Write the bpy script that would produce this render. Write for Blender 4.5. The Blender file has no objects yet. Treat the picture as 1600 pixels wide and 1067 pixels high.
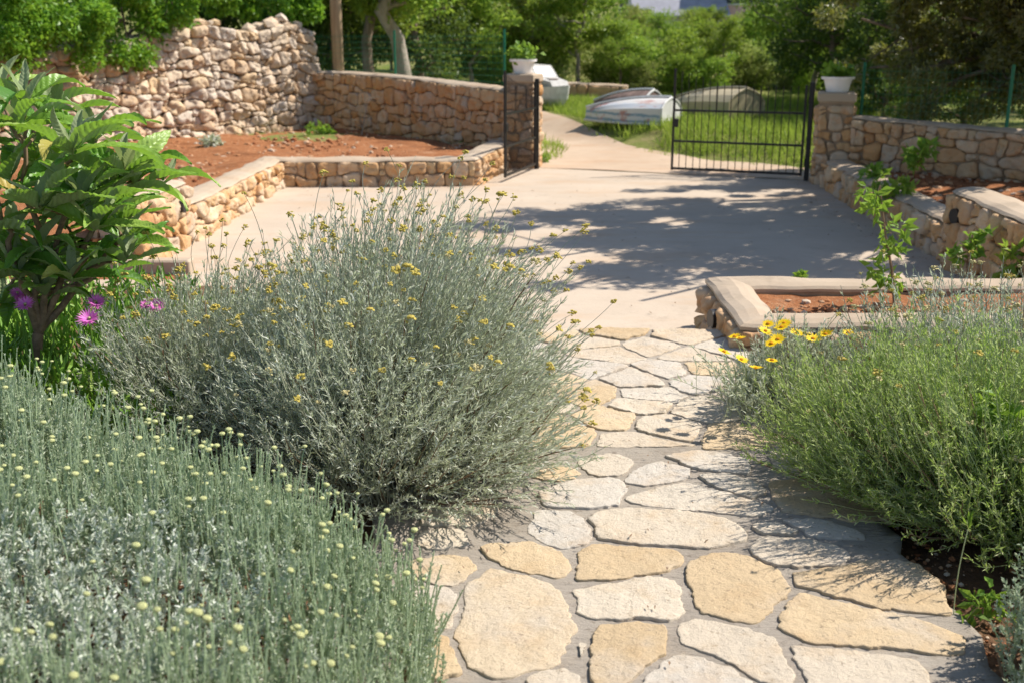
import bpy, math, random
import numpy as np
R = math.radians
rng = np.random.default_rng(11)
random.seed(5)
scn = bpy.context.scene

# ------------------------------------------------------------------ camera, sky, sun, exposure
CAM_H, FPX, PITCH = 1.92, 1700.0, R(15.55)
cd = bpy.data.cameras.new('camera')
cam = bpy.data.objects.new('camera', cd)
scn.collection.objects.link(cam)
cam.location = (0, 0, CAM_H)
cam.rotation_euler = (R(90) - PITCH, 0, 0)
cd.sensor_width = 36.0
cd.lens = FPX / 1600 * 36
cd.clip_start, cd.clip_end = 0.05, 2000
cd.dof.use_dof = True
cd.dof.focus_distance = 4.5
cd.dof.aperture_fstop = 3.2
scn.camera = cam

SUN_EL, SUN_AZ = 49.0, 20.0          # azimuth measured from +X towards +Y
world = bpy.data.worlds.new('World')
scn.world = world
world.use_nodes = True
wn, wl = world.node_tree.nodes, world.node_tree.links
sky = wn.new('ShaderNodeTexSky')
sky.sky_type = 'NISHITA'
sky.sun_disc = False
sky.sun_elevation = R(SUN_EL)
sky.sun_rotation = R(90 - SUN_AZ)
sky.air_density, sky.dust_density = 1.0, .6
wl.new(sky.outputs[0], wn['Background'].inputs['Color'])
wn['Background'].inputs['Strength'].default_value = 0.102
sd = bpy.data.lights.new('sun', 'SUN')
sd.energy, sd.angle, sd.color = 4.9, R(0.53), (1.0, 0.93, 0.83)
sun = bpy.data.objects.new('sun', sd)
scn.collection.objects.link(sun)
sun.rotation_euler = (R(90 - SUN_EL), 0, R(SUN_AZ + 90))
scn.view_settings.view_transform = 'Standard'
scn.view_settings.look = 'None'
scn.view_settings.exposure = 0.6
scn.view_settings.gamma = 1.0
scn.cycles.max_bounces = 8
scn.cycles.diffuse_bounces = 4
scn.cycles.transmission_bounces = 6
scn.cycles.transparent_max_bounces = 6
scn.cycles.use_denoising = True

def at(px, py, z=0.0):
    """a point of the photograph seen on the level plane at height z"""
    u, v = (px - 800) / FPX, (533.5 - py) / FPX
    d = np.array([u, math.cos(PITCH) + v * math.sin(PITCH), -math.sin(PITCH) + v * math.cos(PITCH)])
    return d * ((z - CAM_H) / d[2]) + np.array([0, 0, CAM_H])

# ------------------------------------------------------------------ helpers
class MB:
    def __init__(s):
        s.v, s.f, s.n = [], [], 0
    def add(s, v, f, m=0):
        v = np.asarray(v, float).reshape(-1, 3)
        f = np.asarray(f, int)
        s.v.append(v)
        s.f.append((f + s.n, m))
        s.n += len(v)
    def box(s, c, d, rz=0, m=0, bev=0.0):
        x, y, z = np.array(d) / 2
        if bev > 0:
            b = bev
            ring = []
            for zz, k in ((-z, b), (-z + b, 0), (z - b, 0), (z, b)):
                X, Y = x - k, y - k
                q = b * .6
                ring += [(-X + q, -Y, zz), (X - q, -Y, zz), (X, -Y + q, zz), (X, Y - q, zz), (X - q, Y, zz), (-X + q, Y, zz), (-X, Y - q, zz), (-X, -Y + q, zz)]
            V = np.array(ring)
            F = [[i * 8 + j, i * 8 + (j + 1) % 8, i * 8 + 8 + (j + 1) % 8, i * 8 + 8 + j] for i in range(3) for j in range(8)]
            caps = [[7, 6, 5, 4, 3, 2, 1, 0], list(range(24, 32))]
        else:
            V = np.array([(i, j, k) for k in (-z, z) for (i, j) in ((-x, -y), (x, -y), (x, y), (-x, y))])
            F = [[3, 2, 1, 0], [4, 5, 6, 7], [0, 1, 5, 4], [1, 2, 6, 5], [2, 3, 7, 6], [3, 0, 4, 7]]
            caps = None
        cs, sn = math.cos(rz), math.sin(rz)
        V = np.stack([V[:, 0] * cs - V[:, 1] * sn, V[:, 0] * sn + V[:, 1] * cs, V[:, 2]], 1) + np.array(c)
        n0 = s.n
        s.add(V, F, m)
        if caps is not None:
            s.f.append((np.array(caps) + n0, m))
    def tubes(s, P, rad, k=4, m=0, cap=False):
        """P (M,N,3) centre lines, rad (M,N)"""
        P = np.asarray(P, float)
        M, N = P.shape[:2]
        rad = np.broadcast_to(np.asarray(rad, float), (M, N))
        T = np.gradient(P, axis=1)
        T /= np.linalg.norm(T, axis=2, keepdims=True) + 1e-9
        ref = np.where(np.abs(T[:, :1, 2:3]) > .8, np.array([1., 0, 0]), np.array([0, 0, 1.]))
        A = np.cross(T, np.broadcast_to(ref, T.shape))
        A /= np.linalg.norm(A, axis=2, keepdims=True) + 1e-9
        B = np.cross(T, A)
        th = np.arange(k) * 2 * math.pi / k
        V = P[:, :, None] + rad[:, :, None, None] * (A[:, :, None] * np.cos(th)[None, None, :, None] + B[:, :, None] * np.sin(th)[None, None, :, None])
        idx = np.arange(M * N * k).reshape(M, N, k)
        a, b = idx[:, :-1], idx[:, 1:]
        F = np.stack([a, np.roll(a, -1, 2), np.roll(b, -1, 2), b], -1).reshape(-1, 4)
        n0 = s.n
        s.add(V, F, m)
        if cap:
            s.f.append((np.concatenate([idx[:, 0, ::-1], idx[:, -1]]) + n0, m))
    def bar(s, a, b, r, k=6, m=0):
        s.tubes(np.array([[a, b]], float), [[r, r]], k, m, True)
    def lathe(s, prof, c=(0, 0, 0), k=20, m=0):
        prof = np.array(prof, float)
        th = np.arange(k) * 2 * math.pi / k
        V = np.stack([prof[:, :1] * np.cos(th), prof[:, :1] * np.sin(th), np.repeat(prof[:, 1:], k, 1)], -1) + np.array(c)
        idx = np.arange(len(prof) * k).reshape(len(prof), k)
        a, b = idx[:-1], idx[1:]
        s.add(V, np.stack([a, np.roll(a, -1, 1), np.roll(b, -1, 1), b], -1).reshape(-1, 4), m)
    def leaves(s, p, d, n, L, W, fold=0.0, m=0, droop=0.0):
        """one 4-cornered leaf each: p base, d direction, n roughly the face normal"""
        p, d, n = (np.asarray(a, float) for a in (p, d, n))
        L, W = np.broadcast_to(L, len(p))[:, None], np.broadcast_to(W, len(p))[:, None]
        sd_ = np.cross(d, n)
        sd_ /= np.linalg.norm(sd_, axis=1, keepdims=True) + 1e-9
        nn = np.cross(sd_, d)
        mid = p + d * L * .45
        V = np.stack([p, mid + sd_ * W / 2 + nn * W * fold, p + d * L - nn * L * droop, mid - sd_ * W / 2 + nn * W * fold], 1)
        s.add(V, np.arange(len(p) * 4).reshape(-1, 4), m)
    def build(s, name, mats, parent=None, smooth=False, link=True):
        V = np.concatenate(s.v) if s.v else np.zeros((0, 3))
        if parent is not None:
            o_ = parent
            off = np.zeros(3)
            while o_ is not None:
                off += np.array(o_.location)
                o_ = o_.parent
            V = V - off
        me = bpy.data.meshes.new(name)
        me.vertices.add(len(V))
        me.vertices.foreach_set('co', V.astype(np.float32).ravel())
        sizes = np.concatenate([np.full(len(f), f.shape[1]) for f, _ in s.f])
        loops = np.concatenate([f.ravel() for f, _ in s.f])
        mi = np.concatenate([np.full(len(f), m) for f, m in s.f])
        me.loops.add(len(loops))
        me.loops.foreach_set('vertex_index', loops.astype(np.int32))
        me.polygons.add(len(sizes))
        me.polygons.foreach_set('loop_start', np.concatenate([[0], np.cumsum(sizes)[:-1]]).astype(np.int32))
        me.polygons.foreach_set('loop_total', sizes.astype(np.int32))
        me.polygons.foreach_set('material_index', mi.astype(np.int32))
        me.polygons.foreach_set('use_smooth', np.full(len(sizes), smooth))
        me.update(calc_edges=True)
        me.validate()
        for m_ in (mats if isinstance(mats, (list, tuple)) else [mats]):
            me.materials.append(m_)
        o = bpy.data.objects.new(name, me)
        scn.collection.objects.link(o)
        o.parent = parent
        return o

def tag(o, label=None, cat=None, group=None, kind=None):
    if label: o['label'] = label
    if cat: o['category'] = cat
    if group: o['group'] = group
    if kind: o['kind'] = kind
    return o

def root(name, loc, label, cat, group=None):
    o = bpy.data.objects.new(name, None)
    o.empty_display_size = .1
    scn.collection.objects.link(o)
    o.location = tuple(float(a) for a in loc)
    return tag(o, label, cat, group)

def copy_tree(o, loc=None, rz=None, sc=None, label=None, parent=None):
    c = o.copy()
    scn.collection.objects.link(c)
    c.parent = parent
    if loc is not None: c.location = tuple(float(a) for a in loc)
    if rz is not None: c.rotation_euler = (0, 0, rz)
    if sc is not None: c.scale = sc if hasattr(sc, '__len__') else (sc, sc, sc)
    if label: c['label'] = label
    for ch in list(o.children):
        copy_tree(ch, parent=c)
    return c

def vnoise(P, scale=1.0, seed=0):
    """value noise, -1..1"""
    P = np.asarray(P, float) * scale + seed * 17.13
    i = np.floor(P).astype(np.int64)
    f = P - i
    f = f * f * (3 - 2 * f)
    out = np.zeros(P.shape[:-1])
    for dx in (0, 1):
        for dy in (0, 1):
            for dz in (0, 1):
                h = (i[..., 0] + dx) * 374761393 + (i[..., 1] + dy) * 668265263 + (i[..., 2] + dz) * 2147483647
                h = (h ^ (h >> 13)) * 1274126177
                h = ((h ^ (h >> 16)) & 0xffff) / 32767.5 - 1
                w = (f[..., 0] if dx else 1 - f[..., 0]) * (f[..., 1] if dy else 1 - f[..., 1]) * (f[..., 2] if dz else 1 - f[..., 2])
                out += h * w
    return out

def unit(v):
    return v / (np.linalg.norm(v, axis=-1, keepdims=True) + 1e-9)

def rand_dirs(n, up=0.0):
    v = rng.normal(size=(n, 3))
    v[:, 2] += up
    return unit(v)

# ------------------------------------------------------------------ materials
class NT:
    def __init__(s, name):
        s.m = bpy.data.materials.new(name)
        s.m.use_nodes = True
        s.t = s.m.node_tree
        s.b = s.t.nodes['Principled BSDF']
        s.out = s.t.nodes['Material Output']
        s.co = s.t.nodes.new('ShaderNodeTexCoord').outputs['Object']
    def n(s, typ, **kw):
        nd = s.t.nodes.new(typ)
        for k, v in kw.items():
            setattr(nd, k, v)
        return nd
    def l(s, a, b):
        s.t.links.new(a, b)
    def noise(s, scale, detail=4, rough=.6, stretch=None):
        nd = s.n('ShaderNodeTexNoise')
        nd.inputs['Scale'].default_value = scale
        nd.inputs['Detail'].default_value = detail
        nd.inputs['Roughness'].default_value = rough
        if stretch:
            mp = s.n('ShaderNodeMapping')
            mp.inputs['Scale'].default_value = stretch
            s.l(s.co, mp.inputs[0]); s.l(mp.outputs[0], nd.inputs['Vector'])
        else:
            s.l(s.co, nd.inputs['Vector'])
        return nd.outputs['Fac']
    def ramp(s, fac, stops, interp='LINEAR'):
        nd = s.n('ShaderNodeValToRGB')
        nd.color_ramp.interpolation = interp
        e = nd.color_ramp.elements
        while len(e) < len(stops): e.new(.5)
        for el, (p, c) in zip(e, stops):
            el.position = p
            el.color = (*c, 1) if hasattr(c, '__len__') else (c, c, c, 1)
        s.l(fac, nd.inputs[0])
        return nd.outputs[0]
    def mix(s, a, b, fac, mode='MIX'):
        nd = s.n('ShaderNodeMix', data_type='RGBA', blend_type=mode)
        for v, sock in ((a, nd.inputs[6]), (b, nd.inputs[7])):
            if hasattr(v, 'links'): s.l(v, sock)
            else: sock.default_value = (*v, 1)
        if hasattr(fac, 'links'): s.l(fac, nd.inputs[0])
        else: nd.inputs[0].default_value = fac
        return nd.outputs[2]
    def island(s):
        return s.n('ShaderNodeNewGeometry').outputs['Random Per Island']
    def obj(s):
        return s.n('ShaderNodeObjectInfo').outputs['Random']
    def bump(s, h, strength, dist=.01, prev=None):
        nd = s.n('ShaderNodeBump')
        nd.inputs['Strength'].default_value = strength
        nd.inputs['Distance'].default_value = dist
        s.l(h, nd.inputs['Height'])
        if prev is not None: s.l(prev, nd.inputs['Normal'])
        s.l(nd.outputs[0], s.b.inputs['Normal'])
        return nd.outputs[0]
    def base(s, c, rough=.8, spec=.3):
        if hasattr(c, 'links'): s.l(c, s.b.inputs['Base Color'])
        else: s.b.inputs['Base Color'].default_value = (*c, 1)
        s.b.inputs['Roughness'].default_value = rough
        s.b.inputs['Specular IOR Level'].default_value = spec
    def translucent(s, c, fac):
        tr = s.n('ShaderNodeBsdfTranslucent')
        if hasattr(c, 'links'): s.l(c, tr.inputs[0])
        else: tr.inputs[0].default_value = (*c, 1)
        mx = s.n('ShaderNodeMixShader')
        mx.inputs[0].default_value = fac
        s.l(s.b.outputs[0], mx.inputs[1]); s.l(tr.outputs[0], mx.inputs[2])
        s.l(mx.outputs[0], s.out.inputs['Surface'])

def mat_stone(name, cols, stain=(.45, .25, .12), stain_amt=.5, bump=.6, grey=(.46, .40, .34)):
    t = NT(name)
    c = t.ramp(t.island(), [(i / (len(cols) - 1), k) for i, k in enumerate(cols)])
    c = t.mix(c, stain, t.ramp(t.noise(7, 5), [(.5, 0.0), (.72, stain_amt)]))
    c = t.mix(c, grey, t.ramp(t.noise(3.3, 6, .7), [(.52, 0.0), (.7, .55)]))
    c = t.mix(c, (.2, .17, .14), t.ramp(t.noise(40, 5, .7), [(.56, 0.0), (.75, .45)]))
    t.base(c, .92, .15)
    b = t.bump(t.noise(22, 8, .68), bump, .02)
    t.bump(t.noise(120, 4, .6), .35, .004, b)
    return t.m

def mat_plain(name, c, rough=.6, spec=.4, metal=0, var=.12, sc=9, bump=0):
    t = NT(name)
    c = np.array(c)
    t.base(t.ramp(t.noise(sc, 5), [(.3, tuple(c * (1 - var))), (.7, tuple(np.minimum(c * (1 + var), 1)))]), rough, spec)
    t.b.inputs['Metallic'].default_value = metal
    if bump: t.bump(t.noise(sc * 6, 5), bump, .004)
    return t.m

def mat_leaf(name, cols, trans=.35, rough=.5, spec=.35, tcol=None, back=None, objvar=.0, big=None):
    t = NT(name)
    c = t.ramp(t.island(), [(i / (len(cols) - 1), k) for i, k in enumerate(cols)])
    if big:
        c = t.mix(c, big, t.ramp(t.noise(1.1, 3), [(.45, 0.0), (.65, .7)]))
    if objvar:
        hs = t.n('ShaderNodeHueSaturation')
        for sock, a, b in (('Value', 1 - objvar, 1 + objvar), ('Hue', .5 - objvar * .07, .5 + objvar * .05)):
            mr = t.n('ShaderNodeMapRange')
            mr.inputs[3].default_value, mr.inputs[4].default_value = a, b
            t.l(t.obj(), mr.inputs[0]); t.l(mr.outputs[0], hs.inputs[sock])
        t.l(c, hs.inputs['Color'])
        c = hs.outputs[0]
    if back:
        c = t.mix(c, back, t.n('ShaderNodeNewGeometry').outputs['Backfacing'])
    t.base(c, rough, spec)
    tc = t.mix(c, tcol or (.35, .45, .06), .45)
    t.translucent(tc, trans)
    return t.m

M = {}
def concrete(name, c1, c2, stain=None):
    t = NT(name)
    c = t.ramp(t.noise(.8, 8, .65), [(.32, c1), (.68, c2)])
    c = t.mix(c, tuple(np.array(c1) * .62), t.ramp(t.noise(2.7, 7, .72), [(.56, 0.0), (.74, .55)]))
    if stain:
        c = t.mix(c, stain, t.ramp(t.noise(.55, 6, .7, (1, 2.6, 1)), [(.5, 0.0), (.68, .6)]))
    c = t.mix(c, tuple(np.array(c2) * .8), t.ramp(t.noise(60, 4, .7), [(.5, 0.0), (.7, .6)]))
    t.base(c, .93, .12)
    b = t.bump(t.noise(14, 8, .7), .35, .012)
    t.bump(t.noise(160, 3), .25, .003, b)
    return t.m
M['patio'] = concrete('patio_concrete', (.445, .365, .285), (.54, .45, .355), (.47, .325, .21))
M['drive'] = concrete('dusty_drive', (.43, .32, .23), (.52, .405, .30), (.42, .25, .14))
M['cope'] = concrete('coping_concrete', (.40, .315, .23), (.50, .41, .315), (.44, .30, .19))
t = NT('path_mortar')
c = t.ramp(t.noise(2.2, 7, .65), [(.3, (.29, .25, .205)), (.7, (.41, .365, .31))])
c = t.mix(c, (.15, .115, .085), t.ramp(t.noise(26, 6, .7), [(.55, 0.0), (.72, .8)]))
c = t.mix(c, (.40, .33, .25), t.ramp(t.noise(5, 6, .7), [(.55, 0.0), (.72, .7)]))
t.base(c, .95, .1)
b = t.bump(t.noise(11, 7, .7, (1, 3.5, 1)), .9, .02)
t.bump(t.noise(90, 5, .7), .5, .005, b)
M['mortar'] = t.m
t = NT('wall_mortar')
t.base(t.ramp(t.noise(8, 6), [(.3, (.24, .17, .11)), (.7, (.40, .30, .21))]), .95, .1)
t.bump(t.noise(50, 6), .5, .01)
M['wmortar'] = t.m
# flagstones: cream limestone with ochre clouds and pits
t = NT('flagstone')
c = t.ramp(t.island(), [(0, (.54, .46, .36)), (.3, (.59, .51, .40)), (.55, (.53, .485, .425)), (.8, (.58, .45, .29)), (1, (.48, .36, .22))])
c = t.mix(c, (.46, .30, .15), t.ramp(t.noise(3.2, 6, .68), [(.50, 0.0), (.74, .6)]))
c = t.mix(c, (.50, .46, .41), t.ramp(t.noise(2.1, 5, .6), [(.52, 0.0), (.7, .6)]))
c = t.mix(c, (.40, .29, .17), t.ramp(t.noise(6, 7, .75), [(.56, 0.0), (.70, .55)]))
c = t.mix(c, (.16, .12, .085), t.ramp(t.noise(48, 6, .75), [(.57, 0.0), (.70, .75)]))
t.base(c, .85, .2)
b = t.bump(t.noise(9, 9, .72), .9, .028)
t.bump(t.noise(75, 5, .7), .4, .004, b)
M['flag'] = t.m
M['stone_warm'] = mat_stone('warm_wall_stone', [(.59, .38, .21), (.51, .29, .13), (.64, .49, .34), (.55, .31, .13), (.51, .41, .31), (.62, .44, .25), (.45, .24, .11)], (.50, .22, .07), .7)
M['stone_pale'] = mat_stone('pale_dry_stone', [(.62, .48, .34), (.66, .54, .41), (.56, .40, .26), (.64, .47, .29), (.56, .48, .40), (.69, .57, .44)], (.46, .28, .14), .5)
t = NT('red_soil')
c = t.ramp(t.noise(5, 8, .7), [(.3, (.23, .085, .035)), (.55, (.36, .155, .07)), (.75, (.43, .215, .11))])
c = t.mix(c, (.50, .34, .22), t.ramp(t.noise(30, 4, .7), [(.58, 0.0), (.7, .8)]))
c = t.mix(c, (.17, .065, .03), t.ramp(t.noise(1.1, 6, .7), [(.52, 0.0), (.68, .75)]))
c = t.mix(c, (.46, .28, .17), t.ramp(t.noise(1.9, 6, .7), [(.58, 0.0), (.72, .7)]))
t.base(c, .97, .08)
b = t.bump(t.noise(16, 7, .7), .9, .04)
t.bump(t.noise(70, 4), .6, .01, b)
M['soil'] = t.m
t = NT('clod')
t.base(t.ramp(t.island(), [(0, (.27, .10, .045)), (.5, (.40, .19, .09)), (.8, (.48, .30, .18)), (1, (.55, .45, .35))]), .95, .1)
M['clod'] = t.m
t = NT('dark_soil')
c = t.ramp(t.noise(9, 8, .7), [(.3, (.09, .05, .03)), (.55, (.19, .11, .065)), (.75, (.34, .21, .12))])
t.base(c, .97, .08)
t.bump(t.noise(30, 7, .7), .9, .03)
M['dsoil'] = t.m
t = NT('field')
c = t.ramp(t.noise(.9, 8, .7), [(.35, (.11, .16, .03)), (.55, (.20, .20, .07)), (.72, (.33, .26, .15))])
t.base(c, .97, .05)
t.bump(t.noise(6, 7), .7, .05)
M['field'] = t.m
M['grass'] = mat_leaf('bank_grass', [(.18, .30, .03), (.28, .40, .06), (.36, .42, .09), (.22, .34, .04)], .45, .6, .25)
M['iron'] = mat_plain('black_iron', (.018, .016, .016), .5, .5, .4, .3)
M['pot'] = mat_plain('white_plastic', (.86, .84, .84), .4, .5, 0, .05)
M['pipe'] = mat_plain('black_pipe', (.012, .012, .014), .45, .5)
M['green_paint'] = mat_plain('green_paint', (.012, .16, .085), .5, .4)
t = NT('bark')
t.base(t.ramp(t.noise(7, 6, .7, (1, 1, .25)), [(.3, (.10, .075, .05)), (.7, (.30, .24, .19))]), .95, .1)
t.bump(t.noise(16, 6, .7, (1, 1, .2)), .9, .03)
M['bark'] = t.m
t = NT('pale_bark')
t.base(t.ramp(t.noise(5, 6, .7, (1, 1, .4)), [(.3, (.20, .17, .13)), (.7, (.42, .37, .31))]), .95, .1)
t.bump(t.noise(14, 6, .7, (1, 1, .3)), .8, .02)
M['pale_bark'] = t.m
t = NT('pole_wood')
t.base(t.ramp(t.noise(6, 6, .7, (3, 3, .15)), [(.3, (.26, .18, .11)), (.7, (.46, .35, .23))]), .9, .15)
t.bump(t.noise(20, 5, .7, (2, 2, .1)), .5, .01)
M['pole'] = t.m
M['stem_brown'] = mat_plain('brown_stem', (.23, .155, .10), .9, .2, 0, .4, 30)
M['stem_silver'] = mat_leaf('silver_stem', [(.36, .39, .30), (.48, .50, .41), (.40, .40, .28)], .15, .8, .1)
M['silver'] = mat_leaf('silver_needle', [(.36, .42, .27), (.58, .62, .50), (.48, .53, .38), (.78, .80, .72), (.70, .72, .63), (.28, .34, .18)], .36, .75, .08, (.40, .46, .18))
M['greenn'] = mat_leaf('green_needle', [(.26, .38, .07), (.46, .56, .17), (.62, .66, .38), (.34, .47, .11), (.18, .28, .05)], .42, .6, .25, (.27, .40, .06))
M['stem_green'] = mat_leaf('green_stem', [(.34, .44, .18), (.44, .50, .28), (.40, .42, .18)], .2, .7, .15)
M['sant'] = mat_leaf('santolina_leaf', [(.36, .43, .27), (.52, .58, .43), (.44, .52, .34), (.66, .70, .58), (.33, .41, .22)], .3, .75, .15, (.30, .40, .20))
M['sant_silver'] = mat_leaf('santolina_silver_leaf', [(.48, .54, .42), (.62, .66, .56), (.74, .76, .70), (.40, .47, .34)], .25, .75, .15, (.45, .5, .3))
M['sant_stalk'] = mat_leaf('santolina_stalk', [(.36, .46, .27), (.44, .53, .33), (.40, .50, .32)], .25, .75, .15, (.30, .42, .12))
M['button'] = mat_plain('button_yellow', (.55, .57, .27), .85, .1, 0, .30, 140, .9)
M['curry_yellow'] = mat_plain('curry_flower', (.42, .34, .08), .8, .15, 0, .35, 90)
M['curry_pale'] = mat_plain('faded_flower', (.46, .40, .20), .85, .1, 0, .3, 90)
M['gaz'] = mat_leaf('yellow_petal', [(.85, .60, .01), (.90, .68, .02)], .3, .5, .2, (.9, .6, .02))
M['gazc'] = mat_plain('flower_centre', (.50, .20, .01), .8, .1)
M['magenta'] = mat_leaf('magenta_petal', [(.74, .13, .60), (.80, .22, .66), (.76, .30, .68)], .35, .5, .2, (.8, .2, .6))
M['carpo'] = mat_leaf('fleshy_leaf', [(.16, .32, .03), (.24, .42, .05), (.19, .37, .06), (.33, .45, .07)], .3, .45, .4, (.3, .5, .04))
# loquat leaf: glossy green top, felted pale back
t = NT('loquat_leaf')
c = t.ramp(t.island(), [(0, (.06, .17, .02)), (.35, (.12, .27, .03)), (.7, (.21, .36, .05)), (.94, (.32, .44, .10)), (1, (.42, .30, .06))])
c = t.mix(c, (.30, .36, .20), t.n('ShaderNodeNewGeometry').outputs['Backfacing'])
t.base(c, .42, .45)
t.translucent((.30, .55, .04), .30)
M['loq'] = t.m
M['loq_young'] = mat_leaf('young_loquat_leaf', [(.26, .33, .16), (.33, .38, .22)], .3, .7, .15, (.4, .5, .1))
M['leaf_dark'] = mat_leaf('dark_leaf', [(.03, .075, .014), (.06, .125, .02), (.095, .17, .026)], .35, .5, .3, objvar=.15)
M['leaf_mid'] = mat_leaf('mid_leaf', [(.13, .25, .03), (.22, .35, .04), (.31, .41, .06), (.17, .28, .04)], .48, .5, .3, objvar=.22)
M['leaf_pale'] = mat_leaf('pale_leaf', [(.27, .36, .09), (.38, .44, .14), (.44, .46, .19), (.30, .36, .10)], .48, .6, .25, objvar=.22)
M['leaf_olive'] = mat_leaf('olive_leaf', [(.085, .12, .02), (.16, .18, .03), (.26, .26, .08), (.11, .13, .02)], .42, .38, .5, (.4, .4, .05), back=(.20, .22, .13))
M['leaf_hedge'] = mat_leaf('hedge_leaf', [(.10, .26, .02), (.16, .34, .03), (.22, .40, .045), (.11, .27, .04)], .45, .42, .4, (.35, .55, .04))
M['leaf_fresh'] = mat_leaf('fresh_leaf', [(.12, .26, .03), (.20, .34, .05), (.16, .30, .04)], .4, .5, .3, (.4, .55, .05))

# ------------------------------------------------------------------ stones for walls
def voronoi(seeds, box, near=18):
    x0, y0, x1, y1 = box
    out = []
    for i, s in enumerate(seeds):
        poly = [np.array(p, float) for p in ((x0, y0), (x1, y0), (x1, y1), (x0, y1))]
        d = np.linalg.norm(seeds - s, axis=1)
        for j in np.argsort(d)[1:near]:
            mid, nrm = (seeds[j] + s) / 2, seeds[j] - s
            new = []
            for a in range(len(poly)):
                p, q = poly[a], poly[(a + 1) % len(poly)]
                dp, dq = np.dot(p - mid, nrm), np.dot(q - mid, nrm)
                if dp <= 0: new.append(p)
                if dp * dq < 0: new.append(p + (q - p) * dp / (dp - dq))
            poly = new
            if len(poly) < 3: break
        if len(poly) >= 3: out.append(np.array(poly))
    return out

def chaikin(p, it=1, c=.22):
    for _ in range(it):
        q = np.roll(p, -1, 0)
        p = np.stack([p * (1 - c) + q * c, p * c + q * (1 - c)], 1).reshape(-1, 2)
    return p

def polar(poly, k):
    """resample a star-shaped outline at k directions about its centre"""
    c = poly.mean(0)
    q = np.roll(poly, -1, 0)
    out = []
    for a in np.arange(k) * 2 * math.pi / k:
        d = np.array([math.cos(a), math.sin(a)])
        e = q - poly
        den = d[0] * e[:, 1] - d[1] * e[:, 0]
        w = poly - c
        tt = (w[:, 0] * e[:, 1] - w[:, 1] * e[:, 0]) / np.where(np.abs(den) < 1e-9, 1e-9, den)
        uu = (w[:, 0] * d[1] - w[:, 1] * d[0]) / np.where(np.abs(den) < 1e-9, 1e-9, den)
        ok = (tt > 0) & (uu >= -1e-6) & (uu <= 1 + 1e-6)
        out.append(c + d * (tt[ok].min() if ok.any() else .01))
    return c, np.array(out)

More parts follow.
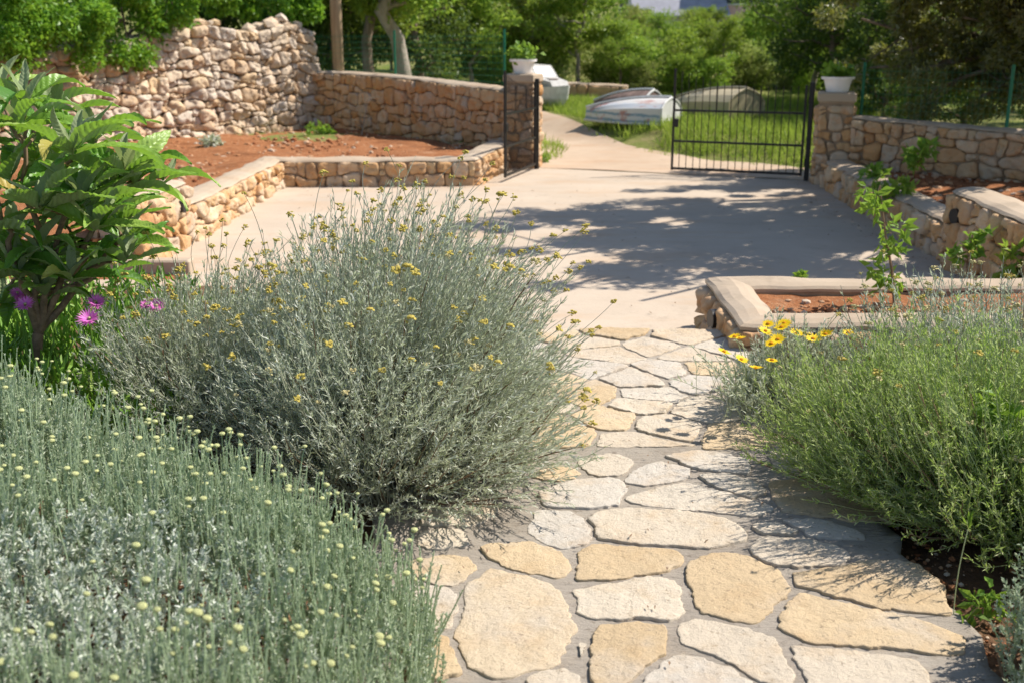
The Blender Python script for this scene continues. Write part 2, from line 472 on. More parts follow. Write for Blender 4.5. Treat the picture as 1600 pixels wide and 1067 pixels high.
def face_stones(mb, A, B, z0, hfun, cell, bulge=.045, gap=.012, batter=.0, round_=1, seed=0):
    """stones over the vertical face from A to B (seen with A on the left), tops following hfun(s)"""
    A, B = np.array(A, float), np.array(B, float)
    L = np.linalg.norm(B - A)
    d = (B - A) / L
    nrm = np.array([d[1], -d[0]])
    ss = np.linspace(0, L, 40)
    hm = max(hfun(x) for x in ss)
    r = np.random.default_rng(seed + 3)
    ny = max(1, round(hm / (cell * .74)))
    hts = r.uniform(.7, 1.35, ny); ys_ = np.concatenate([[0], np.cumsum(hts)]) / hts.sum() * hm
    wav = lambda x, j_: 0 if j_ in (0, ny) else (math.sin(x * 5.1 / max(cell, .1) * .24 + j_ * 2.3 + seed) * .22 + math.sin(x * 13 / max(cell, .1) * .24 + j_ * 5.1) * .14) * hm / ny
    polys = []
    for j_ in range(ny):
        x = -r.uniform(0, .6) * cell
        while x < L - .02:
            w = cell * r.choice([r.uniform(.45, .8), r.uniform(.8, 1.3), r.uniform(1.1, 1.75)])
            x1 = x + w
            if L - x1 < cell * .35: x1 = L
            a_, b_ = max(x, 0), min(x1, L)
            if b_ - a_ > .03:
                lo = lambda q: ys_[j_] + wav(q, j_)
                hi = lambda q: ys_[j_ + 1] + wav(q, j_ + 1)
                sk = r.uniform(-.16, .16, 4) * cell
                xs4 = [a_ + (sk[0] if a_ > 0 else 0), b_ + (sk[1] if b_ < L else 0), b_ - (sk[1] if b_ < L else 0), a_ - (sk[0] if a_ > 0 else 0)]
                m0, m1 = (a_ + b_) / 2 + sk[2], (a_ + b_) / 2 + sk[3]
                hgt_ = hi(m1) - lo(m0)
                if r.uniform() < .17 and b_ - a_ < cell * 1.2 and hgt_ > .09:
                    c_ = r.uniform(.35, .65)
                    ml = [np.array([xs4[k_], lo(q) + (hi(q) - lo(q)) * c_]) for k_, q in ((0, a_), (1, b_))]
                    polys.append(np.array([[xs4[0], lo(a_)], [m0, lo(m0)], [xs4[1], lo(b_)], ml[1], ml[0]]))
                    polys.append(np.array([ml[0], ml[1], [xs4[2], hi(b_)], [m1, hi(m1)], [xs4[3], hi(a_)]]))
                else:
                    p_ = np.array([[xs4[0], lo(a_)], [m0, lo(m0) + r.uniform(-.05, .02) * cell * (j_ > 0)], [xs4[1], lo(b_)], [b_ + r.uniform(-.05, .05) * cell * (b_ < L), (lo(b_) + hi(b_)) / 2], [xs4[2], hi(b_)], [m1, hi(m1) + r.uniform(-.02, .05) * cell * (j_ < ny - 1)], [xs4[3], hi(a_)], [a_ + r.uniform(-.05, .05) * cell * (a_ > 0), (lo(a_) + hi(a_)) / 2]])
                    polys.append(p_)
            x = x1
    K = 20
    for poly in polys:
        poly = chaikin(chaikin(poly, 1, .2), round_, .25)
        c, ring = polar(poly, K)
        rad = np.linalg.norm(ring - c, axis=1)
        rm = rad.mean()
        if rm < .018: continue
        ring = c + (ring - c) * np.clip(1 - gap / np.maximum(rad, .02), .3, 1)[:, None]
        bl = bulge * r.uniform(.55, 1.35) * min(1, rm / (cell * .45))
        tx, ty = r.uniform(-.22, .22, 2)
        prof = ((1.0, -.03), (.985, bl * .45), (.93, bl * .88), (.66, bl), (.34, bl * 1.0))
        V = []
        for q, dz in prof:
            p2 = c + (ring - c) * q
            V.append(np.column_stack([p2, np.full(K, dz) + (0 if dz < 0 else 1) * ((p2 - c) @ np.array([tx, ty])) * .6]))
        V.append(np.array([[c[0], c[1], bl * 1.05]]))
        V = np.concatenate(V)
        P3 = np.column_stack([V[:, 0], V[:, 1], V[:, 2]])
        nz = vnoise(P3, 9, seed) * .026 + np.abs(vnoise(P3, 21, seed + 5)) * -.030 + vnoise(P3, 50, seed + 6) * .008
        V[:, 2] += nz * (bulge / .045)
        V[:, :2] += np.column_stack([vnoise(P3, 20, seed + 1), vnoise(P3, 20, seed + 2)]) * .010
        hs = np.array([hfun(min(max(x, 0), L)) for x in V[:, 0]]) / hm
        zz = V[:, 1] * hs
        off = V[:, 2] + batter * (hm * hs - zz)
        W = np.column_stack([A[0] + d[0] * V[:, 0] + nrm[0] * off, A[1] + d[1] * V[:, 0] + nrm[1] * off, z0 + zz])
        F = [[a * K + b, a * K + (b + 1) % K, (a + 1) * K + (b + 1) % K, (a + 1) * K + b] for a in range(4) for b in range(K)]
        n0 = mb.n
        mb.add(W, F)
        mb.f.append((np.array([[4 * K + b, 4 * K + (b + 1) % K, 5 * K] for b in range(K)]) + n0, 0))

def miters(pts):
    pts = np.array(pts, float)
    n = []
    for i in range(len(pts)):
        ds = []
        if i > 0: ds.append(unit(pts[i] - pts[i - 1]))
        if i < len(pts) - 1: ds.append(unit(pts[i + 1] - pts[i]))
        ns = [np.array([d[1], -d[0]]) for d in ds]
        m = unit(sum(ns))
        n.append(m / max(.4, np.dot(m, ns[0])))
    return np.array(n)

def sweep(mb, pts, zs, prof, seg=.12, wob=.006, seed=0):
    """prof: (offset to the front, dz) closed section swept along the front line pts with top heights zs"""
    pts = np.array(pts, float)
    n = miters(pts)
    P, Nn, Z = [], [], []
    for i in range(len(pts) - 1):
        L = np.linalg.norm(pts[i + 1] - pts[i])
        k = max(1, int(L / seg))
        for j in range(k + (i == len(pts) - 2)):
            f = j / k
            P.append(pts[i] * (1 - f) + pts[i + 1] * f); Nn.append(n[i] * (1 - f) + n[i + 1] * f)
            Z.append(zs[i] * (1 - f) + zs[i + 1] * f)
    P, Nn, Z = np.array(P), np.array(Nn), np.array(Z)
    pr = np.array(prof, float)
    V = np.zeros((len(P), len(pr), 3))
    V[:, :, :2] = P[:, None] + Nn[:, None] * pr[None, :, :1]
    V[:, :, 2] = Z[:, None] + pr[None, :, 1]
    if wob:
        V[:, :, :2] += (np.stack([vnoise(V, 6, seed), vnoise(V, 6, seed + 1)], -1)) * wob
        V[:, :, 2] += vnoise(V, 5, seed + 2) * wob * .8
    k = len(pr)
    idx = np.arange(len(P) * k).reshape(len(P), k)
    a, b = idx[:-1], idx[1:]
    n0 = mb.n
    mb.add(V, np.stack([a, b, np.roll(b, -1, 1), np.roll(a, -1, 1)], -1).reshape(-1, 4))
    mb.f.append((np.array([idx[0], idx[-1][::-1]]) + n0, 0))

def stone_wall(name, label, runs, thick, stone, cell=.24, coping=True, gap=.007, bulge=.055, batter=.05, round_=1, group=None, seed=0, ends=(), over=.002, cat='stone wall', cope_h=.035, z0=-.03, wob=.016):
    """runs: list of runs, each a list of (x, y, top) corner points of the front face, seen with the first on the left"""
    r0 = runs[0][0]
    rt = root(name, (r0[0], r0[1], 0), label, cat, group)
    st, core, cp = MB(), MB(), MB()
    for ri, run in enumerate(runs):
        pts = np.array([(p[0], p[1]) for p in run]); tops = [p[2] for p in run]
        ch = cope_h if coping else 0
        for i in range(len(run) - 1):
            L = np.linalg.norm(pts[i + 1] - pts[i])
            ha, hb = tops[i] - ch - z0, tops[i + 1] - ch - z0
            face_stones(st, pts[i], pts[i + 1], z0, (lambda s, ha=ha, hb=hb, L=L: ha + (hb - ha) * s / L), cell, bulge, gap, batter, round_, seed + ri * 10 + i)
        sweep(core, pts, tops, [(-.014, -ch - .003), (-thick, -ch - .003), (-thick, -max(tops) - .1), (-.004, -max(tops) - .1)], .3, 0)
        if coping:
            o, th = over, thick + over
            sweep(cp, pts, tops, [(o, -ch), (o + .002, -.03), (o - .02, -.012), (o - .07, .004), (-thick / 2, .014), (-th + .07, .004), (-th + .02, -.012), (-th, -.03), (-th, -ch)], .07, wob, seed)
    for e in ends:
        (a, b, za, zb) = e
        face_stones(st, a, b, z0, (lambda s: za - z0 - (cope_h if coping else 0)), cell, bulge, gap, batter, round_, seed + 77)
    st.build('stones', stone, rt, smooth=True)
    core.build('mortar_core', M['wmortar'], rt)
    if coping: cp.build('coping', M['cope'], rt, smooth=False)
    return rt

def drain(parent, p, d, r=.05):
    d = unit(np.array(d, float))
    p = np.array(p, float)
    mb = MB()
    P = np.array([[p - d * .12, p + d * .014, p + d * .014, p - d * .10]])
    mb.tubes(P + np.array([[[0, 0, 0], [0, 0, 0], d * .0005, d * .0005]]), [[r, r, r * .86, r * .86]], 18)
    mb.build('drain_pipe', M['pipe'], parent, smooth=False)

# ------------------------------------------------------------------ setting
PZ = .17                                    # level of the stone path above the courtyard
def gh(x, y):
    x, y = np.asarray(x, float), np.asarray(y, float)
    sm = lambda a: np.clip(a, 0, 1) ** 2 * (3 - 2 * np.clip(a, 0, 1))
    redge = 4.4 - (y - 16) * .62                                  # right edge of the drive
    bank = sm((x - redge) / 1.6) * sm((y - 16.2) / 2.5) * .34
    left = sm((.3 - x) / .6) * sm((y - 17.4) / 1.0) * .3
    hill = np.clip(y - 27, 0, 200) * .055 + np.clip(y - 80, 0, 400) * .05
    return -.035 + np.maximum(bank, left) + hill + np.clip(np.abs(x) - 30, 0, 300) * .03
xs = np.unique(np.concatenate([np.linspace(-300, -20, 15), np.linspace(-20, 20, 81), np.linspace(20, 300, 15)]))
ys = np.unique(np.concatenate([np.linspace(-40, 14, 12), np.linspace(14, 34, 51), np.linspace(34, 100, 34), np.linspace(100, 500, 12)]))
X, Y = np.meshgrid(xs, ys)
Z = gh(X, Y)
inside = (Y < 14.5)
Z = np.where(inside, -.12, Z) + np.where(Y > 17, vnoise(np.stack([X, Y, X * 0], -1), .7, 3) * .04, 0)
mb = MB()
V = np.stack([X, Y, Z], -1)
idx = np.arange(X.size).reshape(X.shape)
mb.add(V, np.stack([idx[:-1, :-1], idx[:-1, 1:], idx[1:, 1:], idx[1:, :-1]], -1).reshape(-1, 4))
tag(mb.build('ground', M['field'], smooth=True), kind='structure')

def sheet(name, poly, z, mat, cell=.25, amp=0.0, nsc=2.0, zfun=None, thick=0.0, clods=None):
    """flat region filled with a grid clipped by the outline, uneven by amp"""
    poly = np.array(poly, float)
    import bmesh
    bm = bmesh.new()
    bm.faces.new([bm.verts.new((p[0], p[1], 0)) for p in poly])
    if amp > 0 or zfun is not None:
        lo, hi = poly.min(0), poly.max(0)
        for ax in (0, 1):
            for q in np.arange(lo[ax] + cell * .5, hi[ax], cell):
                no = (1, 0, 0) if ax == 0 else (0, 1, 0)
                co = (q, 0, 0) if ax == 0 else (0, q, 0)
                bmesh.ops.bisect_plane(bm, geom=bm.verts[:] + bm.edges[:] + bm.faces[:], plane_co=co, plane_no=no)
        for v in bm.verts:
            p = np.array([[v.co.x, v.co.y, 0.0]])
            zz = (zfun(v.co.x, v.co.y) if zfun else 0) + amp * (vnoise(p, nsc, 4)[0] + .5 * vnoise(p, nsc * 2.7, 8)[0])
            v.co.z = float(zz)
    bmesh.ops.recalc_face_normals(bm, faces=bm.faces[:])
    if sum(f.normal.z for f in bm.faces) < 0:
        bmesh.ops.reverse_faces(bm, faces=bm.faces[:])
    if thick:
        r_ = bmesh.ops.extrude_face_region(bm, geom=bm.faces[:])
        for v in r_['geom']:
            if isinstance(v, bmesh.types.BMVert): v.co.z -= thick
        bmesh.ops.recalc_face_normals(bm, faces=bm.faces[:])
    me = bpy.data.meshes.new(name)
    bm.to_mesh(me); bm.free()
    for p in me.polygons: p.use_smooth = amp > 0
    me.materials.append(mat)
    o = bpy.data.objects.new(name, me)
    o.location = (0, 0, z)
    scn.collection.objects.link(o)
    return tag(o, kind='structure')

sheet('patio', [(-3.35, 7.9), (-1.2, 7.9), (-1.2, 6.4), (3.95, 6.4), (4.45, 15.15), (4.2, 15.3), (.42, 16.85), (-.3, 17.0), (-.4, 14.9), (-3.2, 14.9)], 0, M['patio'], .5, .006, .6)
sheet('driveway', [(4.25, 15.27), (4.6, 16.6), (3.2, 18.0), (2.1, 20.2), (1.25, 23), (-.6, 29), (-2.4, 33), (-4, 32), (-1.5, 27), (.25, 22.5), (.42, 18.2), (.43, 16.86)], .012, M['drive'], .3, .012, 1.5, lambda x, y: float(gh(x, y)) + .03)

# dirt beds
lbed = [(-3.4, 9.0), (-3.45, 14.9), (-.7, 15.05), (-.25, 17.1), (-3.6, 21.2), (-7.2, 17.2), (-9, 12), (-9, 9.0)]
sheet('soil', lbed, .28, M['soil'], .16, .035, 1.6, lambda x, y: .02 * math.sin(x * 2 + y))
rbed = [(4.15, 9.4), (4.45, 15.2), (4.9, 15.4), (8.5, 13.2), (9.5, 7.0), (4.1, 6.9)]
sheet('soil', rbed, .24, M['soil'], .16, .03, 1.6)
sheet('soil', [(1.5, 6.3), (3.9, 6.3), (3.9, 7.15), (1.5, 7.15)], .285, M['soil'], .1, .03, 3)
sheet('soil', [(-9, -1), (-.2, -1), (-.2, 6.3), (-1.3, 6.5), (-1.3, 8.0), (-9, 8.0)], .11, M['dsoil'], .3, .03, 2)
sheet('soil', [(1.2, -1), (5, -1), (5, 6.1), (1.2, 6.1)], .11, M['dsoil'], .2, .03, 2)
sheet('soil', [(-9, 8.55), (-2.7, 8.55), (-2.7, 8.95), (-9, 8.95)], .02, M['soil'], .12, .02, 3)
mb = MB(); mb.box((-5.8, 8.28, .0), (6.4, .52, .12), 0, 0, .015)
mb.box((-5.9, 9.02, .03), (6.4, .16, .2), 0, 0, .015)
tag(mb.build('kerb', M['cope']), kind='structure')

def rocks(mb, P, size, seed=0):
    """rough pebbles / clods, one small lumpy solid each"""
    base = np.array([(0, 0, 1), (.89, 0, .45), (.28, .85, .45), (-.72, .53, .45), (-.72, -.53, .45), (.28, -.85, .45), (.72, .53, -.45), (-.28, .85, -.45), (-.89, 0, -.45), (-.28, -.85, -.45), (.72, -.53, -.45), (0, 0, -1)])
    F = np.array([(0, 1, 2), (0, 2, 3), (0, 3, 4), (0, 4, 5), (0, 5, 1), (1, 6, 2), (2, 7, 3), (3, 8, 4), (4, 9, 5), (5, 10, 1), (6, 7, 2), (7, 8, 3), (8, 9, 4), (9, 10, 5), (10, 6, 1), (6, 11, 7), (7, 11, 8), (8, 11, 9), (9, 11, 10), (10, 11, 6)])
    r = np.random.default_rng(seed)
    n = len(P)
    V = base[None] * r.uniform(.65, 1.3, (n, 12, 1)) * np.stack([r.uniform(.7, 1.3, n), r.uniform(.7, 1.3, n), r.uniform(.5, .8, n)], 1)[:, None]
    V = np.asarray(P)[:, None] + V * np.broadcast_to(size, n)[:, None, None]
    mb.add(V, (F[None] + (np.arange(n) * 12)[:, None, None]).reshape(-1, 3))

def in_poly(P, poly):
    poly = np.array(poly); x, y = P[:, 0], P[:, 1]
    c = np.zeros(len(P), bool)
    for a, b in zip(poly, np.roll(poly, -1, 0)):
        k = (a[1] > y) != (b[1] > y)
        c ^= k & (x < (b[0] - a[0]) * (y - a[1]) / (b[1] - a[1] + 1e-12) + a[0])
    return c

def scatter(poly, n):
    poly = np.array(poly); lo, hi = poly.min(0), poly.max(0)
    P = rng.uniform(lo, hi, (n, 2))
    return P[in_poly(P, poly)]
mb = MB()
for poly, z, n, s in ((lbed, .28, 4200, .04), (rbed, .245, 2400, .04), ([(1.55, 6.35), (3.8, 6.35), (3.8, 6.85), (1.55, 6.85)], .285, 500, .022)):
    p = scatter(poly, n)
    rocks(mb, np.column_stack([p, np.full(len(p), z)]), rng.uniform(.25, 1.2, len(p)) ** 2 * s, 4)
p = np.concatenate([scatter([(1.34, 2.3), (1.52, 2.3), (1.60, 3.9), (1.33, 3.9)], 420), scatter([(1.4, 2.3), (2.2, 2.3), (2.4, 3.9), (1.4, 3.9)], 500)])
rocks(mb, np.column_stack([p, np.full(len(p), .125)]), rng.uniform(.2, 1.1, len(p)) ** 2 * .011, 14)
tag(mb.build('clods', M['clod']), 'crumbly red soil clods and pebbles lying on the garden beds', 'soil clods', kind='stuff')

# ------------------------------------------------------------------ stone path
path_edge = [(-.85, 1.2), (1.25, 1.2), (1.36, 2.4), (1.41, 2.6), (1.38, 2.78), (1.43, 2.95), (1.41, 3.1), (1.36, 3.2), (1.40, 3.36), (1.37, 3.5), (1.42, 3.62), (1.38, 3.8), (1.40, 4.1), (1.34, 4.6), (1.30, 5.6), (1.28, 6.56), (-.9, 6.56), (-.6, 5.2), (-.62, 4.4), (-.5, 3.6), (-.7, 2.6)]
pm = sheet('path', path_edge, PZ, M['mortar'], .06, .0022, 5, None, .3)
pm.name = 'path'
def c6(*q): return [(640 + x / 3.2625, 740 + y / 3.2625) for x, y in q]
def c8(*q): return [(840 + x / 2.104, 560 + y / 2.104) for x, y in q]
outl = [
 c6((250, 760), (285, 690), (310, 560), (450, 500), (560, 535), (680, 600), (800, 670), (830, 720), (790, 850), (720, 940), (540, 980), (400, 990), (330, 985), (260, 930), (240, 830)),
 c6((430, 400), (640, 375), (760, 440), (800, 470), (770, 520), (640, 500), (520, 475)),
 c6((690, 230), (800, 220), (880, 230), (900, 330), (860, 350), (740, 360), (690, 310)),
 c6((725, 110), (800, 60), (1000, 30), (1080, 60), (1060, 110), (1030, 160), (760, 155)),
 c8((165, 530), (260, 505), (560, 520), (690, 600), (450, 615), (300, 610), (220, 590)),
 c8((145, 690), (175, 640), (230, 625), (440, 635), (450, 665), (380, 700), (220, 730), (140, 720)),
 c8((130, 800), (190, 760), (330, 725), (420, 745), (460, 770), (470, 830), (440, 850), (280, 860), (130, 840)),
 c8((530, 720), (545, 670), (690, 665), (780, 710), (800, 760), (780, 800), (690, 860), (600, 850), (510, 810)),
 c8((860, 710), (1000, 690), (1230, 690), (1290, 780), (1310, 830), (1240, 835), (1080, 810), (940, 770), (870, 750)),
 c8((830, 820), (880, 780), (960, 800), (1200, 850), (1340, 910), (1340, 960), (1240, 960), (1100, 935), (1000, 940), (900, 930), (840, 880)),
 c8((470, 880), (530, 865), (620, 880), (760, 940), (830, 1030), (800, 1067), (720, 1060), (600, 980), (480, 930)),
 c8((165, 950), (230, 890), (330, 875), (420, 890), (400, 940), (310, 1050), (270, 1080), (205, 1067), (180, 990)),
 c8((850, 955), (980, 970), (1200, 1000), (1230, 1080), (920, 1080), (865, 1010)),
 c8((440, 1010), (520, 990), (620, 1020), (690, 1067), (640, 1100), (380, 1100), (350, 1070)),
 c8((705, 620), (760, 590), (900, 610), (1000, 650), (980, 680), (840, 680), (750, 660)),
 c8((300, 460), (480, 420), (600, 440), (740, 490), (680, 510), (560, 500), (380, 482)),
 c8((550, 395), (640, 390), (720, 430), (700, 460), (620, 440)),
 c8((460, 330), (560, 315), (650, 340), (680, 380), (600, 370)),
 c8((310, 380), (390, 360), (470, 370), (460, 400), (370, 412), (300, 412)),
 c8((10, 385), (70, 370), (130, 380), (70, 400)),
 c8((150, 350), (230, 335), (290, 350), (280, 380), (200, 390)),
 c8((20, 1065), (60, 1050), (110, 1075), (40, 1095)),
 c8((135, 945), (155, 938), (165, 960), (140, 985)),
 c8((735, 560), (790, 545), (860, 570), (830, 582), (750, 578)),
 c6((100, 250), (180, 190), (330, 150), (380, 190), (270, 265), (130, 262)),
 c6((100, 310), (200, 290), (260, 310), (240, 350), (110, 345)),
 c6((60, 470), (200, 450), (290, 480), (250, 545), (120, 560)),
 c6((-40, 600), (110, 590), (200, 620), (225, 700), (210, 790), (60, 760)),
 c6((20, 830), (190, 850), (225, 930), (240, 1000), (60, 1010)),
 c6((-60, 640), (40, 600), (70, 700), (20, 790), (-70, 760)),
 [(1212, 700), (1262, 690), (1310, 708), (1322, 742), (1240, 744)],
 [(1215, 758), (1300, 752), (1352, 768), (1372, 806), (1280, 806), (1230, 790)],
 [(1225, 815), (1290, 818), (1330, 838), (1260, 836)],
]
flat = [np.array([at(x, y, PZ)[:2] for x, y in o]) for o in outl]
r = np.random.default_rng(21)
def vor_stones(x0, y0, x1, y1, nx, ny):
    sd_ = np.array([((i + .5 * (j % 2) + r.uniform(-.36, .36)) * (x1 - x0) / nx + x0, (j + .5 + r.uniform(-.34, .34)) * (y1 - y0) / ny + y0) for j in range(ny) for i in range(nx)])
    res = []
    for p in voronoi(sd_, (x0, y0, x1, y1)):
        c = p.mean(0)
        k = r.uniform(.84, .93)
        p = c + (p - c) * k + r.normal(0, .012, p.shape)
        res.append(p)
    return res
yn = at(900, 700, PZ)[1]
flat += vor_stones(-.6, yn, 1.35, 6.55, 5, 9)
flat += vor_stones(-.8, 1.25, 1.25, 2.55, 5, 4)
KF = 110
def centroid(p):
    q = np.roll(p, -1, 0)
    c = p[:, 0] * q[:, 1] - q[:, 0] * p[:, 1]
    return np.array([((p[:, 0] + q[:, 0]) * c).sum(), ((p[:, 1] + q[:, 1]) * c).sum()]) / (3 * c.sum())
def dense(p, k=8):
    q = np.roll(p, -1, 0)
    f = np.linspace(0, 1, k, endpoint=False)[None, :, None]
    return (p[:, None] * (1 - f) + q[:, None] * f).reshape(-1, 2)
flat = [p for si, p in enumerate(flat) if si < len(outl) or in_poly(p.mean(0)[None], path_edge)[0]]
flat = [dense(chaikin(p, 1, .05)) for p in flat]
mb = MB()
for si, p in enumerate(flat):
    o_pts = np.concatenate([q for k, q in enumerate(flat) if k != si and np.linalg.norm(q.mean(0) - p.mean(0)) < 1.1])
    nd = np.sqrt(((p[:, None] - o_pts[None]) ** 2).sum(-1)).min(1)
    c = centroid(p)
    out_ = unit(p - c)
    ext = np.clip(nd / 2 - .011, -.01, .058 if si < len(outl) else .02)
    p = p + out_ * ext[:, None]
    pm_ = p - c
    ang = np.arctan2(pm_[:, 1], pm_[:, 0])
    o = np.argsort(ang)
    aa, rr_ = ang[o], np.linalg.norm(pm_, axis=1)[o]
    th = -math.pi + np.arange(KF) * 2 * math.pi / KF
    rr_ = np.interp(th, np.concatenate([aa - 2 * math.pi, aa, aa + 2 * math.pi]), np.tile(rr_, 3))
    ring = c + np.column_stack([np.cos(th), np.sin(th)]) * rr_[:, None]
    r3 = np.column_stack([ring, np.zeros(KF)])
    jag = vnoise(r3, 15, si) * .012 + vnoise(r3, 42, si) * .009 + vnoise(r3, 110, si) * .005
    ring = c + (ring - c) * (1 + jag[:, None] / rr_[:, None])
    hgt = r.uniform(.006, .011)
    tl = r.uniform(-.012, .012, 2)
    V = []
    for q, dz in ((1.004, -.02), (1.0, hgt * .72), (.988, hgt * .95), (.95, hgt), (.8, hgt), (.6, hgt), (.4, hgt), (.2, hgt)):
        p2 = c + (ring - c) * q
        n3 = np.column_stack([p2, np.zeros(KF)])
        z = PZ + dz + (vnoise(n3, 9, si) * .0022 + vnoise(n3, 30, si) * .0012 + np.round(vnoise(n3, 5, si + 9) * 2.2) * .0016 + (p2 - c) @ tl * .4) * (dz > 0)
        V.append(np.column_stack([p2, z]))
    V.append(np.array([[c[0], c[1], PZ + hgt]]))
    F = [[a * KF + b, a * KF + (b + 1) % KF, (a + 1) * KF + (b + 1) % KF, (a + 1) * KF + b] for a in range(7) for b in range(KF)]
    n0 = mb.n
    mb.add(np.concatenate(V), F)
    mb.f.append((np.array([[7 * KF + b, 7 * KF + (b + 1) % KF, 8 * KF] for b in range(KF)]) + n0, 0))
mb.build('flagstones', M['flag'], pm, smooth=True)
# fallen leaf scraps and twigs on the path
mb = MB()
P = np.column_stack([rng.uniform(-.4, 1.4, 90), rng.uniform(2.6, 6.3, 90), np.full(90, PZ + .022)])
d = rand_dirs(90); d[:, 2] *= .12
mb.leaves(P, unit(d), np.tile([0, 0, 1.], (90, 1)), rng.uniform(.012, .035, 90), rng.uniform(.004, .010, 90), .2)
tag(mb.build('leaf_litter', M['stem_brown']), 'dry brown leaf scraps scattered over the flagstone path', 'leaf litter', kind='stuff')

P = np.concatenate([np.column_stack([rng.uniform(-3.0, 3.9, 130), rng.uniform(7, 15, 130)]), np.column_stack([rng.uniform(-3.0, -.6, 70), 14.62 - rng.exponential(.12, 70)]), np.column_stack([3.72 - rng.exponential(.10, 90), rng.uniform(7.4, 14.2, 90)])])
P = np.column_stack([P, np.full(len(P), .014)])
n_ = len(P); d = rand_dirs(n_); d[:, 2] *= .15
mb = MB(); mb.leaves(P, unit(d), np.tile([0, 0, 1.], (n_, 1)), rng.uniform(.02, .06, n_), rng.uniform(.008, .022, n_), .2)
tag(mb.build('leaf_litter', M['stem_brown']), 'dry brown leaves blown over the pale concrete courtyard', 'leaf litter', kind='stuff')

# ------------------------------------------------------------------ garden walls
lw = stone_wall('low_stone_wall', 'low L-shaped stone retaining wall with pale concrete top around the left bed', [
    [(-3.2, 9.1, .62), (-3.14, 10.5, .60)], [(-3.14, 10.5, .38), (-3.1, 14.65, .36), (-.5, 14.75, .36), (-.07, 16.8, .40)]],
    .34, M['stone_warm'], .20, seed=1, ends=[((-3.54, 9.1), (-3.2, 9.1), .62, .62)], batter=.06)
# the face looks to the courtyard, so runs are listed with the courtyard on the right-hand side
drain(lw, (-3.075, 10.15, .40), (1, -.1, 0), .055)
tall = stone_wall('dry_stone_wall', 'tall pale dry stone wall with ragged top, leafy creeper over its left end', [
    [(-8.3, 15.2, 1.55), (-7.0, 17.2, 1.75), (-5.9, 18.9, 2.0), (-5.3, 19.6, 2.15), (-4.6, 20.35, 2.02), (-4.15, 20.85, 2.22), (-3.75, 21.3, 2.05)]],
    .6, M['stone_pale'], .25, coping=False, gap=.006, bulge=.075, batter=.10, round_=2, seed=40, z0=.2, ends=[((-3.75, 21.3), (-4.2, 21.75), 2.05, 2.05)])
mb = MB()
tp = np.array([(-7.0, 17.2, 1.75), (-5.9, 18.9, 2.0), (-5.3, 19.6, 2.15), (-4.6, 20.35, 2.02), (-4.15, 20.85, 2.22), (-3.75, 21.3, 2.05)])
P = []
for a, b in zip(tp[:-1], tp[1:]):
    for k in range(7):
        f = rng.uniform(); P.append(a * (1 - f) + b * f + np.array([-.24, .1, 0]) * rng.uniform(.2, 1.6) + np.array([0, 0, rng.uniform(-.06, .08)]))
rocks(mb, np.array(P), rng.uniform(.09, .17, len(P)), 9)
mb.build('top_stones', M['stone_pale'], tall)
mid = stone_wall('curved_stone_wall', 'waist-high curved stone wall with concrete top running behind the left bed to the gate pillar', [
    [(-4.0, 21.3, 1.32), (-3.3, 20.9, 1.32), (-2.5, 20.0, 1.30), (-1.7, 19.1, 1.27), (-.9, 18.1, 1.22), (-.02, 17.02, 1.16)]],
    .38, M['stone_warm'], .235, seed=60, batter=.05, z0=.15, bulge=.055)
rw = stone_wall('boundary_stone_wall', 'shaded stone boundary wall with concrete top, right of the gate under the dark tree', [
    [(4.52, 14.72, .92), (5.3, 14.1, .88), (6.2, 13.1, .84), (7.4, 11.4, .80)]], .36, M['stone_warm'], .22, seed=80, batter=.03, z0=.1)
rl = stone_wall('low_stone_wall', 'low stone wall along the right side of the courtyard, higher nearer part with a drain hole', [
    [(4.18, 14.6, .36), (3.86, 9.5, .36)], [(3.84, 9.5, .66), (3.72, 6.6, .62)]], .34, M['stone_warm'], .20, seed=100, ends=[((4.22, 9.5), (3.84, 9.5), .66, .66)], batter=.06)
drain(rl, (3.775, 9.22, .46), (-1, -.25, 0), .065)
rl2 = MB()
pl = stone_wall('stone_planter', 'low stone planter with broad concrete rim beside the end of the path', [
    [(3.7, 7.3, .35), (1.33, 7.3, .35), (1.33, 6.1, .34), (3.2, 6.1, .34)]], .26, M['stone_warm'], .19, seed=120, batter=.16, bulge=.05, cat='planter', cope_h=.05)
drain(pl, (1.272, 6.70, .2), (-1, -.15, .02), .065)
drain(pl, (1.78, 6.05, .24), (0, -1, 0), .06)

# ------------------------------------------------------------------ gate pillars, pots
def pillar(c, w, h, label, seed, rz=0):
    rt = root('gate_pillar', (c[0], c[1], 0), label, 'gate pillar', 'stone gate pillars')
    st, core, cp = MB(), MB(), MB()
    a = rz
    q = [np.array(c) + np.array([(x * math.cos(a) - y * math.sin(a)), (x * math.sin(a) + y * math.cos(a))]) * w / 2 for x, y in ((-1, -1), (1, -1), (1, 1), (-1, 1))]
    for i in range(4):
        face_stones(st, q[i], q[(i + 1) % 4], -.03, lambda s: h - .13, .2, .035, .012, .0, 1, seed + i)
    core.box((c[0], c[1], h / 2 - .06), (w - .02, w - .02, h - .12), a)
    cp.box((c[0], c[1], h - .06), (w + .03, w + .03, .13), a, 0, .02)
    st.build('stones', M['stone_warm'], rt, smooth=True)
    core.build('mortar_core', M['wmortar'], rt)
    cp.build('cap', M['cope'], rt)
    return rt
LP, RP = (.17, 17.05), (4.38, 15.02)
pillar(LP, .46, 1.40, 'pale stone gate pillar behind the open left gate leaf', 140, R(-20))
pillar(RP, .46, 1.22, 'orange stone gate pillar joined to the shaded boundary wall', 150, R(-14))

